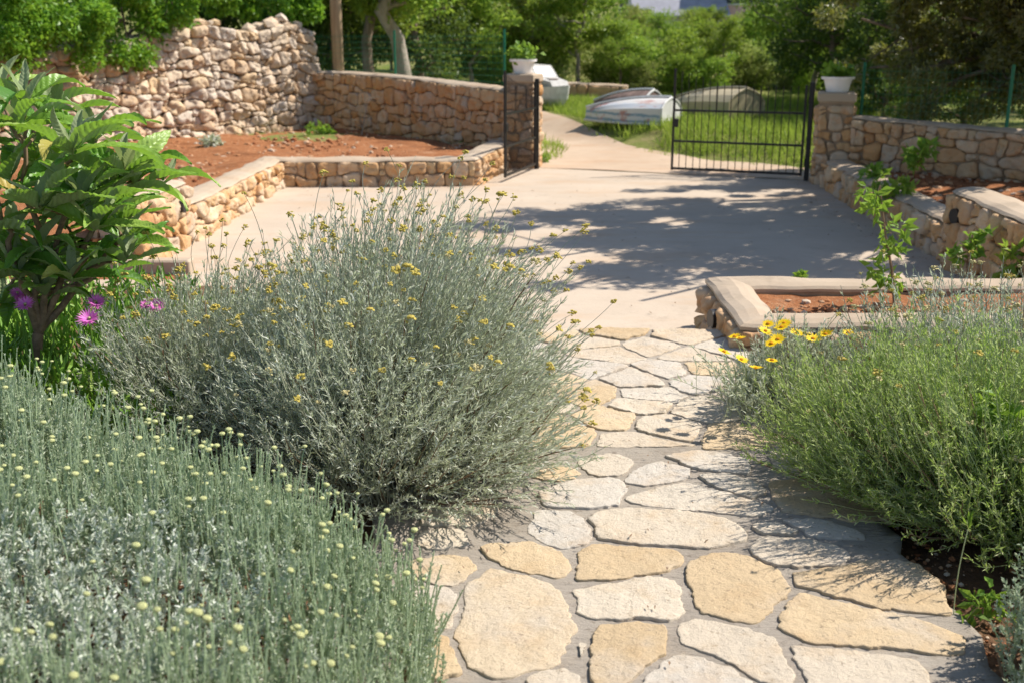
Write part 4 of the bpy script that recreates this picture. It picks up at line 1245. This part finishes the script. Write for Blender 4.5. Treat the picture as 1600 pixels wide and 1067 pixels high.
house((8.7, 62, gz(8.7, 62) - 1.1), 4.4, 5, 2.0, (.74, .70, .68), (.30, .30, .34), 'white house with a grey roof above the woods', R(4), 1.8)
house((13.0, 63, gz(13, 63) + .1), 3.6, 5, 3.4, (.70, .46, .42), (.42, .22, .15), 'pink house above the woods right of the grey roof', R(-4), 1.4)

# ------------------------------------------------------------------ foreground shrubs
def curve3(a, m, b, n):
    t_ = np.linspace(0, 1, n)[None, :, None]
    return a[:, None] * (1 - t_) ** 2 + m[:, None] * 2 * t_ * (1 - t_) + b[:, None] * t_ ** 2

def tip_frames(P):
    T = unit(P[:, -1] - P[:, -2])
    return T

def needles(mb, P, per, L, W, lo=.3, spread=.8, seed=0):
    """per needles along each stem P (M,N,3) from fraction lo to the tip"""
    Mn, N = P.shape[:2]
    f = (lo + (1 - lo) * rng.uniform(0, 1, (Mn, per)) ** .8) * (N - 1)
    i = np.minimum(f.astype(int), N - 2)
    fr = (f - i)[..., None]
    rows = np.arange(Mn)[:, None]
    p = P[rows, i] * (1 - fr) + P[rows, i + 1] * fr
    T = unit(P[rows, i + 1] - P[rows, i])
    rd = unit(rng.normal(size=p.shape))
    side = unit(np.cross(T, rd))
    d = unit(T + side * spread * rng.uniform(.5, 1.4, (*f.shape, 1)))
    p, d = p.reshape(-1, 3), d.reshape(-1, 3)
    mb.leaves(p, d, rand_dirs(len(p)), L * rng.uniform(.6, 1.3, len(p)), W * rng.uniform(.8, 1.25, len(p)), .25, 0, .15)

def head_mesh(kind, mats):
    """a flower head at the origin, stalk pointing down"""
    mb = MB()
    if kind == 'curry':                       # a loose cluster of little buttons
        n = 13
        dirs = unit(rng.normal(size=(n, 3)) * [1, 1, .5] + [0, 0, .35])
        c = dirs * rng.uniform(.008, .017, (n, 1))
        rocks(mb, c, rng.uniform(.0048, .0075, n), rng.integers(1000))
    else:                                     # button
        mb.lathe([(.0, -.006), (.006, -.006), (.0125, -.001), (.0145, .003), (.0125, .0075), (.007, .0105), (0, .0115)], k=12)
    return mb

rt_stems = {}
def bush(name, label, cat, lobes, n_stem, leafm, stemm, upright, per=32, nl=.026, nw=.0032, stem_r=.0013, lean=(0, 0), spread=.7, wood=True, ground=PZ, lo=.3):
    """lobes: (cx, cy, rx, ry, h, share)"""
    loc = (lobes[0][0], lobes[0][1], ground)
    rt = root(name, loc, label, cat)
    allP = []
    for (cx, cy, rx, ry, h, share) in lobes:
        n = int(n_stem * share)
        az = rng.uniform(0, 2 * math.pi, n)
        # tips over and inside the dome
        el = np.arcsin(rng.uniform(0, 1, n) ** .9)
        rr = rng.uniform(.45, 1.0, n) ** .6
        lump = 1 + .26 * vnoise(np.column_stack([np.cos(az) * 1.6, np.sin(az) * 1.6, el * 1.6]), 1.9, int(abs(cx) * 10)) + rng.normal(0, .04, n)
        ux, uy, uz = np.cos(az) * np.cos(el), np.sin(az) * np.cos(el), np.sin(el)
        bf = .42 if upright > .8 else .72
        tip = np.column_stack([cx + ux * rx * rr * lump, cy + uy * ry * rr * lump, ground + .05 + (uz * h * rr + .04) * lump])
        base = np.column_stack([cx + ux * rx * bf * rng.uniform(.1, 1, n), cy + uy * ry * bf * rng.uniform(.1, 1, n), np.full(n, ground - .02)])
        out = unit(np.column_stack([ux + lean[0], uy + lean[1], uz * .8 + upright]) + rng.normal(0, .30, (n, 3)))
        ln = np.linalg.norm(tip - base, axis=1, keepdims=True)
        m = tip - out * ln * .5
        m[:, 2] = np.maximum(m[:, 2], ground + .03)
        allP.append(curve3(base, m, tip, 8))
    P = np.concatenate(allP)
    P += rng.normal(0, .006, P.shape) * np.linspace(0, 1, 8)[None, :, None]
    st, nd = MB(), MB()
    rad = np.linspace(1.7, .75, 8)[None] * stem_r * rng.uniform(.8, 1.3, (len(P), 1))
    st.tubes(P, rad, 3)
    needles(nd, P, per, nl, nw, lo, spread)
    nd.build('foliage', leafm, rt)
    if wood:
        wd = MB()
        k = rng.choice(len(P), min(420, len(P)), False)
        wd.tubes(P[k, :7], np.linspace(.006, .0018, 7)[None], 4)
        tag(wd.build('branches', M['stem_brown'], rt), kind='stuff')
    rt_stems[rt.name] = (st, stemm)
    return rt, P

def flowering(rt, P, sel, ext, kind, fm, stalkm, name='flower_head', sc=1.0, bend=.3, leafy=None, up=.25):
    """extend the stems sel beyond their tips and set a head on each"""
    S = P[sel]
    T = tip_frames(S)
    n = len(S)
    L = ext * rng.uniform(.5, 1.25, n)[:, None]
    a = S[:, -1]
    side = rng.normal(0, bend, (n, 3)); side[:, 2] = np.abs(side[:, 2]) * .2
    m = a + T * L * .55
    b = m + unit(T + side + np.array([.3, 0, up])) * L * .5
    C = curve3(a, m, b, 6)
    st, sm_ = rt_stems[rt.name]
    st.tubes(C, np.linspace(.0016, .0012, 6)[None], 3)
    st.build('stems', sm_, rt)
    if leafy is not None:
        nd = MB(); needles(nd, C, 9, .014, .0028, .0, .8); nd.build('stalk_leaves', leafy, rt)
    variants = []
    dist = np.linalg.norm(b - np.array(cam.location), axis=1)
    order = np.argsort(dist)
    rest = MB()
    for q, i in enumerate(order):
        d = unit(C[i, -1] - C[i, -2])
        if q < 98:
            mi = q % 3
            if len(variants) <= mi:
                o = head_mesh(kind, fm).build(name, fm[mi % len(fm)], None, smooth=(kind != 'curry'))
                o.parent = rt
                variants.append(o)
            else:
                o = variants[mi].copy()
                scn.collection.objects.link(o)
                o.parent = rt
            o.location = tuple(b[i] - np.array(rt.location))
            ax = math.acos(max(-1, min(1, d[2])))
            o.rotation_euler = (0, ax * .8, math.atan2(d[1], d[0]))
            s = sc * rng.uniform(.55, 1.3)
            o.scale = (s, s, s)
        else:
            h = head_mesh(kind, fm)
            V = np.concatenate(h.v) * sc * rng.uniform(.7, 1.2)
            n0 = rest.n
            rest.v.append(V + b[i]); rest.n += len(V)
            for f, m_ in h.f: rest.f.append((f + n0, 0))
    if rest.n:
        tag(rest.build(name + 's', fm[0], rt), kind='stuff')

# 1. the big silver bush left of the path
rt, P = bush('curry_bush', 'big silver grey bush with thin stems and small yellow flower heads left of the path', 'bush',
    [(-.50, 4.58, .92, 1.12, .98, .64), (-1.32, 4.95, .76, .85, .66, .36)], 5600, M['silver'], M['stem_silver'], .55, 30, .034, .0052, .0015, lean=(.28, 0), spread=.55)
tops = P[:, -1]
k = np.where((tops[:, 2] > PZ + .42) | (tops[:, 0] > .1))[0]
flowering(rt, P, rng.choice(k, 430, False), .19, 'curry', [M['curry_yellow'], M['curry_pale'], M['curry_yellow']], M['stem_silver'], sc=.95, bend=.5)
# 2. bushes right of the path
rt, P = bush('silver_bush', 'silvery bush with pale woolly flower stalks behind the green one, right of the path', 'bush',
    [(2.35, 4.85, 1.1, .62, .60, .80), (1.42, 5.15, .36, .42, .36, .20)], 2200, M['silver'], M['stem_silver'], .9, 26, .030, .0052, .0016, lean=(.05, 0), spread=.7)
k = np.where(P[:, -1, 2] > PZ + .40)[0]
flowering(rt, P, rng.choice(k, min(70, len(k)), False), .15, 'curry', [M['curry_pale'], M['curry_pale'], M['curry_yellow']], M['stem_silver'], sc=1.0, leafy=M['silver'])
rt, P = bush('green_bush', 'fine-leaved green bush with upright stems spilling onto the right of the path', 'bush',
    [(2.0, 3.86, .95, .86, .68, .66), (1.64, 4.2, .66, .80, .56, .34)], 4000, M['greenn'], M['stem_green'], .95, 32, .027, .0048, .0015, lean=(0, 0), spread=.75)
k = np.where(P[:, -1, 2] > PZ + .2)[0]
flowering(rt, P, rng.choice(k, 110, False), .09, 'curry', [M['curry_pale'], M['curry_yellow'], M['curry_pale']], M['stem_green'], sc=.8)

# 3. santolina cushions in the foreground
def santolina(name, label, foot, hfun, n_sprig, n_stalk, n_head, base_loc, stalk=.19):
    rt = root(name, base_loc, label, 'santolina')
    sp, lf = MB(), MB()
    p = scatter(foot, n_sprig * 3)[:n_sprig]
    n = len(p)
    hz = hfun(p)
    b = np.column_stack([p, PZ + np.maximum(hz - rng.uniform(.0, .16, n), .0)])
    dr = unit(np.column_stack([rng.normal(0, .38, (n, 2)), np.ones(n)]))
    tip = b + dr * rng.uniform(.07, .13, n)[:, None]
    C = curve3(b, (b + tip) / 2 + rng.normal(0, .008, (n, 3)), tip, 6)
    sp.tubes(C, .0016, 3)
    sil = np.linalg.norm((p - np.array([-1.05, 2.42])) * [1, 1.25], axis=1) + rng.normal(0, .11, n) < .46
    if (~sil).any(): needles(lf, C[~sil], 28, .015, .0062, .1, 1.3)
    if sil.any():
        ls = MB()
        needles(ls, C[sil], 30, .017, .0068, .05, 1.3)
        ls.build('silver_foliage', M['sant_silver'], rt)
    p = scatter(foot, n_stalk * 3)[:n_stalk]
    p = p[(np.linalg.norm((p - np.array([-1.05, 2.42])) * [1, 1.25], axis=1) > .40) | (rng.uniform(0, 1, len(p)) < .10)]
    n = len(p)
    hz = hfun(p)
    b = np.column_stack([p, PZ + hz * .65])
    L = stalk * rng.uniform(.45, 1.2, n) + hz * .3
    tip = b + unit(np.column_stack([rng.normal(.04, .13, n), rng.normal(0, .13, n), np.ones(n)])) * L[:, None]
    S = curve3(b, (b + tip) / 2 + rng.normal(0, .008, (n, 3)), tip, 8)
    sp.tubes(S, np.linspace(.0022, .0017, 8)[None], 4)
    needles(lf, S, 26, .012, .0046, .1, .7)
    rt_stems[rt.name] = (sp, M['sant_stalk'])
    lf.build('foliage', M['sant'], rt)
    flowering(rt, S, rng.choice(n, n_head, False), .035, 'button', [M['button']], M['sant_stalk'], sc=.64, bend=.15)
    wd = MB()
    p = scatter(foot, 500)
    wd.tubes(np.stack([np.column_stack([p, np.full(len(p), PZ - .05)]), np.column_stack([p + rng.normal(0, .04, p.shape), PZ + hfun(p) * .7])], 1), .004, 3)
    tag(wd.build('branches', M['stem_brown'], rt), kind='stuff')
    return rt
foot = [(-.22, 2.35), (-.20, 2.72), (-.27, 2.98), (-.52, 3.14), (-.92, 3.42), (-1.4, 3.72), (-2.1, 4.1), (-2.9, 4.2), (-3.0, 1.9), (-.5, 1.9)]
def sh(p):
    e = np.clip((-.16 - p[:, 0]) / .45, 0, 1) ** .6
    g = np.clip((2.88 + .70 * (-.2 - p[:, 0]) - p[:, 1] + .12) / .40, .2, 1) ** .6
    return .41 * e * g * np.clip(.78 + .22 * (-.3 - p[:, 0]), .7, 1.12) * (1 + .16 * vnoise(np.column_stack([p, np.zeros(len(p))]), 2.4, 5)) + .03
santolina('santolina', 'broad grey green cushion of button flowers filling the left foreground', foot, sh, 8500, 3900, 600, (-1.4, 3.0, PZ))
foot2 = [(1.33, 2.5), (1.42, 2.80), (1.62, 3.02), (2.6, 3.15), (2.6, 2.0), (1.27, 2.0)]
def sh2(p):
    return .29 * np.clip((p[:, 0] - 1.22) / .4, .1, 1) * np.clip((3.25 - p[:, 1]) / .3, .1, 1) * (1 + .2 * vnoise(np.column_stack([p, np.zeros(len(p))]), 3, 7)) + .02
santolina('santolina', 'small grey santolina cushion in the bottom right corner beside the path', foot2, sh2, 3600, 420, 20, (1.8, 2.7, PZ), .10)

# 4. fleshy carpet plant with magenta flowers, left behind the santolina
def daisy(mb, c, nrm, r, n, w, m=0, layers=2, cup=.25):
    nrm = unit(np.array(nrm, float))
    u = unit(np.cross(nrm, [.3, .9, .2])); v = np.cross(nrm, u)
    for l in range(layers):
        a = np.arange(n) * 2 * math.pi / n + l * math.pi / n + rng.normal(0, .05, n)
        d = np.cos(a)[:, None] * u + np.sin(a)[:, None] * v
        d = unit(d + nrm * (cup + .35 * l))
        mb.leaves(np.tile(np.array(c, float), (n, 1)) + d * r * .12, d, np.tile(nrm, (n, 1)), r * rng.uniform(.85, 1.1, n) * (1 - .15 * l), w, .08, m)
cb = (-2.15, 5.35)
rt = root('ice_plant', (*cb, PZ), 'mat of bright green fleshy leaves with magenta flowers under the loquat', 'ice plant')
lf = MB()
n = 8000
p = np.column_stack([rng.uniform(-3.6, -1.40, n), rng.uniform(4.3, 6.3, n)])
hz = .42 + .15 * vnoise(np.column_stack([p, np.zeros(n)]), 1.8, 3) - .5 * np.clip(p[:, 0] + 1.95, 0, 1)
b = np.column_stack([p, PZ + np.clip(hz, .02, 1) * rng.uniform(.2, 1, n)])
d = rand_dirs(n, .9)
C = np.stack([b, b + d * .04, b + unit(d + [0, 0, .5]) * .085], 1)
lf.tubes(C, np.array([[.006, .0075, .0015]]), 3)
lf.build('foliage', M['carpo'], rt)
for (px, py, Yd, r_) in ((140, 500, 4.50, .055), (150, 474, 4.7, .048), (40, 478, 4.5, .045), (28, 460, 4.7, .036), (115, 437, 5.0, .048), (72, 430, 5.3, .042), (58, 424, 5.3, .036), (245, 480, 4.75, .045), (228, 478, 4.8, .03), (32, 468, 4.7, .03)):
    u, v = (px - 800) / FPX, (533.5 - py) / FPX
    dd = np.array([u, math.cos(PITCH) + v * math.sin(PITCH), -math.sin(PITCH) + v * math.cos(PITCH)])
    q = dd * (Yd / dd[1]) + np.array([0, 0, CAM_H])
    f = MB()
    daisy(f, q, (rng.uniform(-.1, .4), -.55, .8), r_, 22, .008, 0, 2, .35)
    fo = f.build('flower', M['magenta'], rt)
    f = MB(); rocks(f, [q + np.array([0, -.004, .010])], [.008], 3)
    f.build('flower_centre', M['button'], fo)
    f = MB(); f.tubes(np.array([[q, q + [0, .01, -.12], [q[0], q[1] + .02, PZ + .02]]]), .0035, 5)
    f.build('flower_stalk', M['carpo'], fo)

# 5. yellow daisies by the silver bush
rt = root('yellow_daisy_plant', (1.2, 5.0, PZ), 'clump of bright yellow daisies at the edge of the path beside the silver bush', 'daisies')
lf = MB()
n = 240
b = np.column_stack([rng.normal(1.24, .13, n), rng.normal(5.0, .14, n), np.full(n, PZ)])
tip = b + np.column_stack([rng.normal(-.03, .09, n), rng.normal(-.02, .08, n), rng.uniform(.10, .26, n)])
C = curve3(b, (b + tip) / 2 + [0, 0, .03], tip, 5)
lf.tubes(C, .0014, 3)
needles(lf, C, 12, .04, .007, .2, .7)
lf.build('foliage', M['silver'], rt)
for (px, py) in ((1131, 550), (1158, 562), (1181, 576), (1156, 530), (1148, 527), (1196, 518), (1215, 531), (1205, 537), (1200, 507), (1221, 512), (1245, 522), (1290, 523), (1206, 563), (1325, 521), (1225, 506), (1270, 530)):
    Yd = 4.72 + (575 - py) * .006 + rng.uniform(-.05, .05)
    u, v = (px - 800) / FPX, (533.5 - py) / FPX
    dd = np.array([u, math.cos(PITCH) + v * math.sin(PITCH), -math.sin(PITCH) + v * math.cos(PITCH)])
    q = dd * (Yd / dd[1]) + np.array([0, 0, CAM_H])
    f = MB()
    daisy(f, q, (rng.uniform(-.3, .5), rng.uniform(-.45, .1), 1), .037 * rng.uniform(.75, 1.15), 17, .013, 0, 1, rng.uniform(.0, .35))
    fo = f.build('flower', M['gaz'], rt)
    f = MB(); f.lathe([(0, .0), (.009, .001), (.010, .005), (.005, .009), (0, .010)], q, 10)
    f.build('flower_centre', M['gazc'], fo)
    f = MB(); f.tubes(curve3(q[None], q[None] * .5 + np.array([[1.2, 5.0, PZ + .1]]) * .5 + [0, 0, .05], np.array([[1.2 + (q[0] - 1.2) * .6, 5.0, PZ]]), 6), .0022, 4)
    f.build('flower_stalk', M['stem_green'], fo)

# 6. the loquat
def loq_leaf(mb, p, d, up, L, W, droop, seed, m=0, fold=.22, corr=1.0):
    nu, nv = 64, 11
    u = np.linspace(0, 1, nu); v = np.linspace(-1, 1, nv)
    d = unit(np.array(d, float)); up = np.array(up, float)
    s = unit(np.cross(d, up)); n = np.cross(s, d)
    ang = droop * u ** 1.4
    xs_ = np.concatenate([[0], np.cumsum(np.cos((ang[1:] + ang[:-1]) / 2))]) / (nu - 1) * L
    zs_ = -np.concatenate([[0], np.cumsum(np.sin((ang[1:] + ang[:-1]) / 2))]) / (nu - 1) * L
    w = W / 2 * (np.sin(np.pi * np.clip(u, 0, 1) ** .85) ** .75) * (1 - .05 * np.sin(u * 40))
    w[0] = .004; w[-1] = .001
    U, Vv = np.meshgrid(u, v, indexing='ij')
    c_ = np.sin((U * 11 - np.abs(Vv) * 1.7) * 2 * math.pi) * .0062 * corr * (L / .3) * np.sin(np.pi * np.clip(np.abs(Vv), 0, 1) * .9 + .1) * np.sin(np.pi * U) ** .5
    wav = np.sin(U * 7 + seed) * .012 * np.abs(Vv) ** 2 * (L / .3)
    h = np.abs(Vv) * w[:, None] * fold * 2 - .3 * fold * Vv ** 2 * w[:, None] + c_ + wav
    na = np.stack([np.sin(ang), np.cos(ang)], 1)
    P = p + d * (xs_[:, None, None] + (h * na[:, :1])[..., None]) + n * (zs_[:, None, None] + (h * na[:, 1:])[..., None]) + s * (Vv * w[:, None])[..., None]
    idx = np.arange(nu * nv).reshape(nu, nv)
    mb.add(P, np.stack([idx[:-1, :-1], idx[:-1, 1:], idx[1:, 1:], idx[1:, :-1]], -1).reshape(-1, 4), m)

def ray(px, py, Yd):
    u, v = (px - 800) / FPX, (533.5 - py) / FPX
    dd = np.array([u, math.cos(PITCH) + v * math.sin(PITCH), -math.sin(PITCH) + v * math.cos(PITCH)])
    return dd * (Yd / dd[1]) + np.array([0, 0, CAM_H])
lb = ray(45, 690, 4.75); lb[2] = PZ
rt = root('loquat_tree', lb, 'young loquat with large ribbed dark green leaves at the left edge', 'tree')
tb, lf = MB(), MB()
fork = ray(60, 520, 4.75)
limb(tb, lb - [0, 0, .1], fork, .032, .024, .05, 9, 8)
rosettes = [((20, 170), 4.6, 9, .36), ((75, 150), 5.0, 7, .32), ((170, 270), 4.7, 11, .36), ((110, 210), 4.4, 9, .34), ((215, 255), 4.8, 9, .30), ((150, 330), 4.5, 10, .36), ((60, 300), 4.4, 9, .36), ((10, 260), 4.7, 9, .36), ((200, 350), 4.9, 9, .30), ((30, 400), 4.6, 8, .32), ((120, 390), 5.0, 8, .30), ((-40, 330), 4.6, 9, .34), ((-60, 200), 4.8, 9, .34), ((90, 250), 4.9, 8, .32), ((265, 250), 4.85, 5, .24), ((140, 190), 4.9, 9, .34), ((45, 220), 5.1, 10, .36), ((100, 320), 4.9, 10, .36), ((-10, 130), 5.0, 9, .34), ((60, 370), 4.7, 9, .34), ((180, 310), 5.0, 9, .32), ((20, 350), 4.9, 9, .34), ((70, 420), 5.1, 8, .30), ((0, 450), 4.9, 8, .30), ((160, 400), 5.2, 8, .28), ((130, 290), 4.5, 9, .34), ((35, 130), 4.8, 8, .32), ((190, 240), 4.6, 8, .30)]
mains = [limb(tb, fork, ray(px_, py_, yd_), .019, .009, .10, 7, 12) for px_, py_, yd_ in ((175, 300, 4.8), (105, 260, 4.7), (40, 230, 4.7), (-10, 300, 4.6), (190, 370, 4.9))]
mpts = np.concatenate([m_[5:] for m_ in mains])
g = 0
rosettes = [((a_ + (4 if b_ < 250 else 0), b_ + 22), c_, d_, e_) for (a_, b_), c_, d_, e_ in rosettes] + [((60, 455), 4.7, 8, .30), ((20, 480), 5.0, 8, .30), ((110, 430), 4.6, 8, .30), ((200, 400), 4.8, 8, .30), ((-30, 430), 4.6, 8, .32)]
for (pp, Yd, n, L) in rosettes:
    e = ray(*pp, Yd)
    B = limb(tb, mpts[np.argmin(np.linalg.norm(mpts - e + [0, 0, .12], axis=1))], e, .0085, .006, .10, 6, 9)
    axis = unit(B[-1] - B[-3] + np.array([0, 0, .05]))
    for k in range(n):
        az = k * 2.4 + rng.uniform(-.3, .3)
        up_ = .48 + .75 * (k / n) ** 1.2
        dvec = unit(np.array([math.cos(az), math.sin(az), 0]) * (1 - .45 * up_) + np.array([0, 0, up_ * .9 - .12]))
        young = k >= n - 3
        Lk = L * rng.uniform(.75, 1.15) * (.62 if young else 1)
        st = B[-1] - axis * .05 * (1 - k / n)
        loq_leaf(lf, st, dvec, unit(np.array([0, 0, 1.]) + rng.normal(0, .25, 3)), Lk, Lk * rng.uniform(.22, .28), rng.uniform(.1, .5) if young else rng.uniform(.3, 1.5), g, 1 if young else 0, .30, .6 if young else 1.0)
        g += 1
tb.build('trunk', M['stem_brown'], rt, smooth=True)
lf.build('foliage', [M['loq'], M['loq_young']], rt, smooth=True)

# 7. little plants
def sapling(name, label, pts, leafm, n_leaf, size, r0=.008, spread=.16, cat='sapling', lo=.3, asp=.5, side=8, stem=None, group=None):
    pts = np.array(pts, float)
    rt = root(name, pts[0], label, cat, group)
    tb, lf = MB(), MB()
    t_ = np.linspace(0, 1, 12)
    P = np.stack([np.interp(t_, np.linspace(0, 1, len(pts)), pts[:, i]) for i in range(3)], 1)
    tb.tubes(P[None], np.linspace(r0, r0 * .4, 12)[None], 6)
    C = []
    for k in range(side):
        i = int((lo + (1 - lo) * k / max(1, side - 1)) * 11)
        e = P[i] + rand_dirs(1, .5)[0] * spread * rng.uniform(.5, 1.1)
        tb.tubes(np.stack([P[i], (P[i] + e) / 2 + [0, 0, .01], e])[None], np.array([[r0 * .35, r0 * .3, r0 * .2]]), 4)
        C += [e, (P[i] + e) / 2]
    tb.build('stem', stem or M['stem_brown'], rt)
    if n_leaf:
        crown_leaves(lf, C, spread * .38, n_leaf, size, asp, .9, .6)
        lf.build('foliage', leafm, rt)
    return rt
b = at(1398, 490, .25)
sapling('sapling', 'thin sapling with small fresh green leaves growing in the stone planter', [b, b + [-.03, .02, .25], b + [-.10, .03, .52], b + [-.15, .05, .80]], M['leaf_fresh'], 190, .075, .011, .15, side=11, lo=.25)
b = at(1410, 290, .27)
sapling('sapling', 'small bright green sapling in front of the shaded boundary wall', [b, b + [.05, 0, .16], b + [.28, 0, .40]], M['leaf_fresh'], 80, .13, .01, .16, side=5, lo=.6)
b = at(1510, 420, .2)
sapling('weed', 'bright green weed at the foot of the higher right wall', [b, b + [0, 0, .15], b + [.02, -.02, .32]], M['leaf_fresh'], 70, .10, .006, .12, 'weed', side=5)
b = at(1570, 440, .2)
sapling('weed', 'low leafy weed at the right edge behind the planter', [b, b + [0, 0, .06], b + [.02, -.02, .12]], M['leaf_mid'], 90, .09, .006, .16, 'weed', side=6, lo=.1)
b = at(565, 212, .28)
sapling('dead_sapling', 'bare dry branching twig standing in the red soil before the curved wall', [b, b + [.05, 0, .25], b + [.13, 0, .62]], None, 0, .1, .016, .34, side=7, lo=.2, stem=M['pale_bark'])
for (px, py, lab, m_, s, n) in ((507, 212, 'bright green leafy plant in the red soil below the tall wall', 'leaf_fresh', .20, 160), (335, 232, 'low grey green tuft on the red soil', 'silver', .16, 260), (398, 208, 'tiny green sprout in the red soil near the tall wall', 'leaf_mid', .09, 40), (620, 210, 'small green weed at the base of the curved wall', 'leaf_mid', .10, 50), (735, 225, 'tiny yellowish weed near the left gate pillar', 'leaf_pale', .09, 50), (1365, 290, 'patch of green weeds in the right bed behind the low wall', 'leaf_fresh', .22, 120), (1385, 315, 'dark green weeds against the back of the low right wall', 'leaf_mid', .22, 150), (1250, 440, 'small green weed in the middle of the stone planter', 'leaf_fresh', .05, 60), (848, 255, 'green tuft at the foot of the left gate pillar', 'leaf_fresh', .14, 90)):
    b = at(px, py, .27 if py < 400 else .25)
    if px == 848: b = at(px, py, 0.0)
    rt = root('small_plant', b, lab, 'small plant')
    lf, tb = MB(), MB()
    c = np.column_stack([rng.normal(0, s * .45, (8, 2)), rng.uniform(.2, .8, 8) * s]) + b
    for q in c: tb.tubes(np.stack([b, q])[None], .003, 3)
    crown_leaves(lf, c, s * .45, n, max(.05, s * .5), .5, .8, .6)
    tb.build('stem', M['stem_green'], rt); lf.build('foliage', M[m_], rt)
# broad-leaved herb inside the green bush and seedlings on the ground at the right
b = np.array([1.72, 3.75, PZ])
sapling('mint_weed', 'broad-leaved green weed growing up through the green bush', [b, b + [.0, -.02, .22], b + [.03, -.03, .46]], M['leaf_fresh'], 90, .075, .005, .13, 'weed', side=9, lo=.35, asp=.6, stem=M['stem_green'])
b = at(1535, 958, PZ)
sapling('seedling', 'small bright green seedling on bare soil at the right edge of the path', [b, b + [0, 0, .03], b + [.01, 0, .05]], M['leaf_fresh'], 60, .045, .003, .08, 'seedling', side=6, lo=.1)
b = at(1490, 960, PZ)
rt = root('wild_oat', b, 'single green grass ear on a thin stalk at the right of the path', 'grass ear')
mb = MB(); C = curve3(b[None], b[None] + [[.0, .02, .12]], b[None] + [[.035, .05, .27]], 8); mb.tubes(C, .0018, 4); mb.build('stalk', M['stem_green'], rt)
mb = MB(); q = C[0, -1]
mb.leaves(q + np.column_stack([np.zeros(14), np.zeros(14), np.linspace(0, .03, 14)]), unit(rng.normal(0, .22, (14, 3)) + [.1, 0, 1]), rand_dirs(14), .04, .009, .2)
mb.build('ear', M['leaf_fresh'], rt)
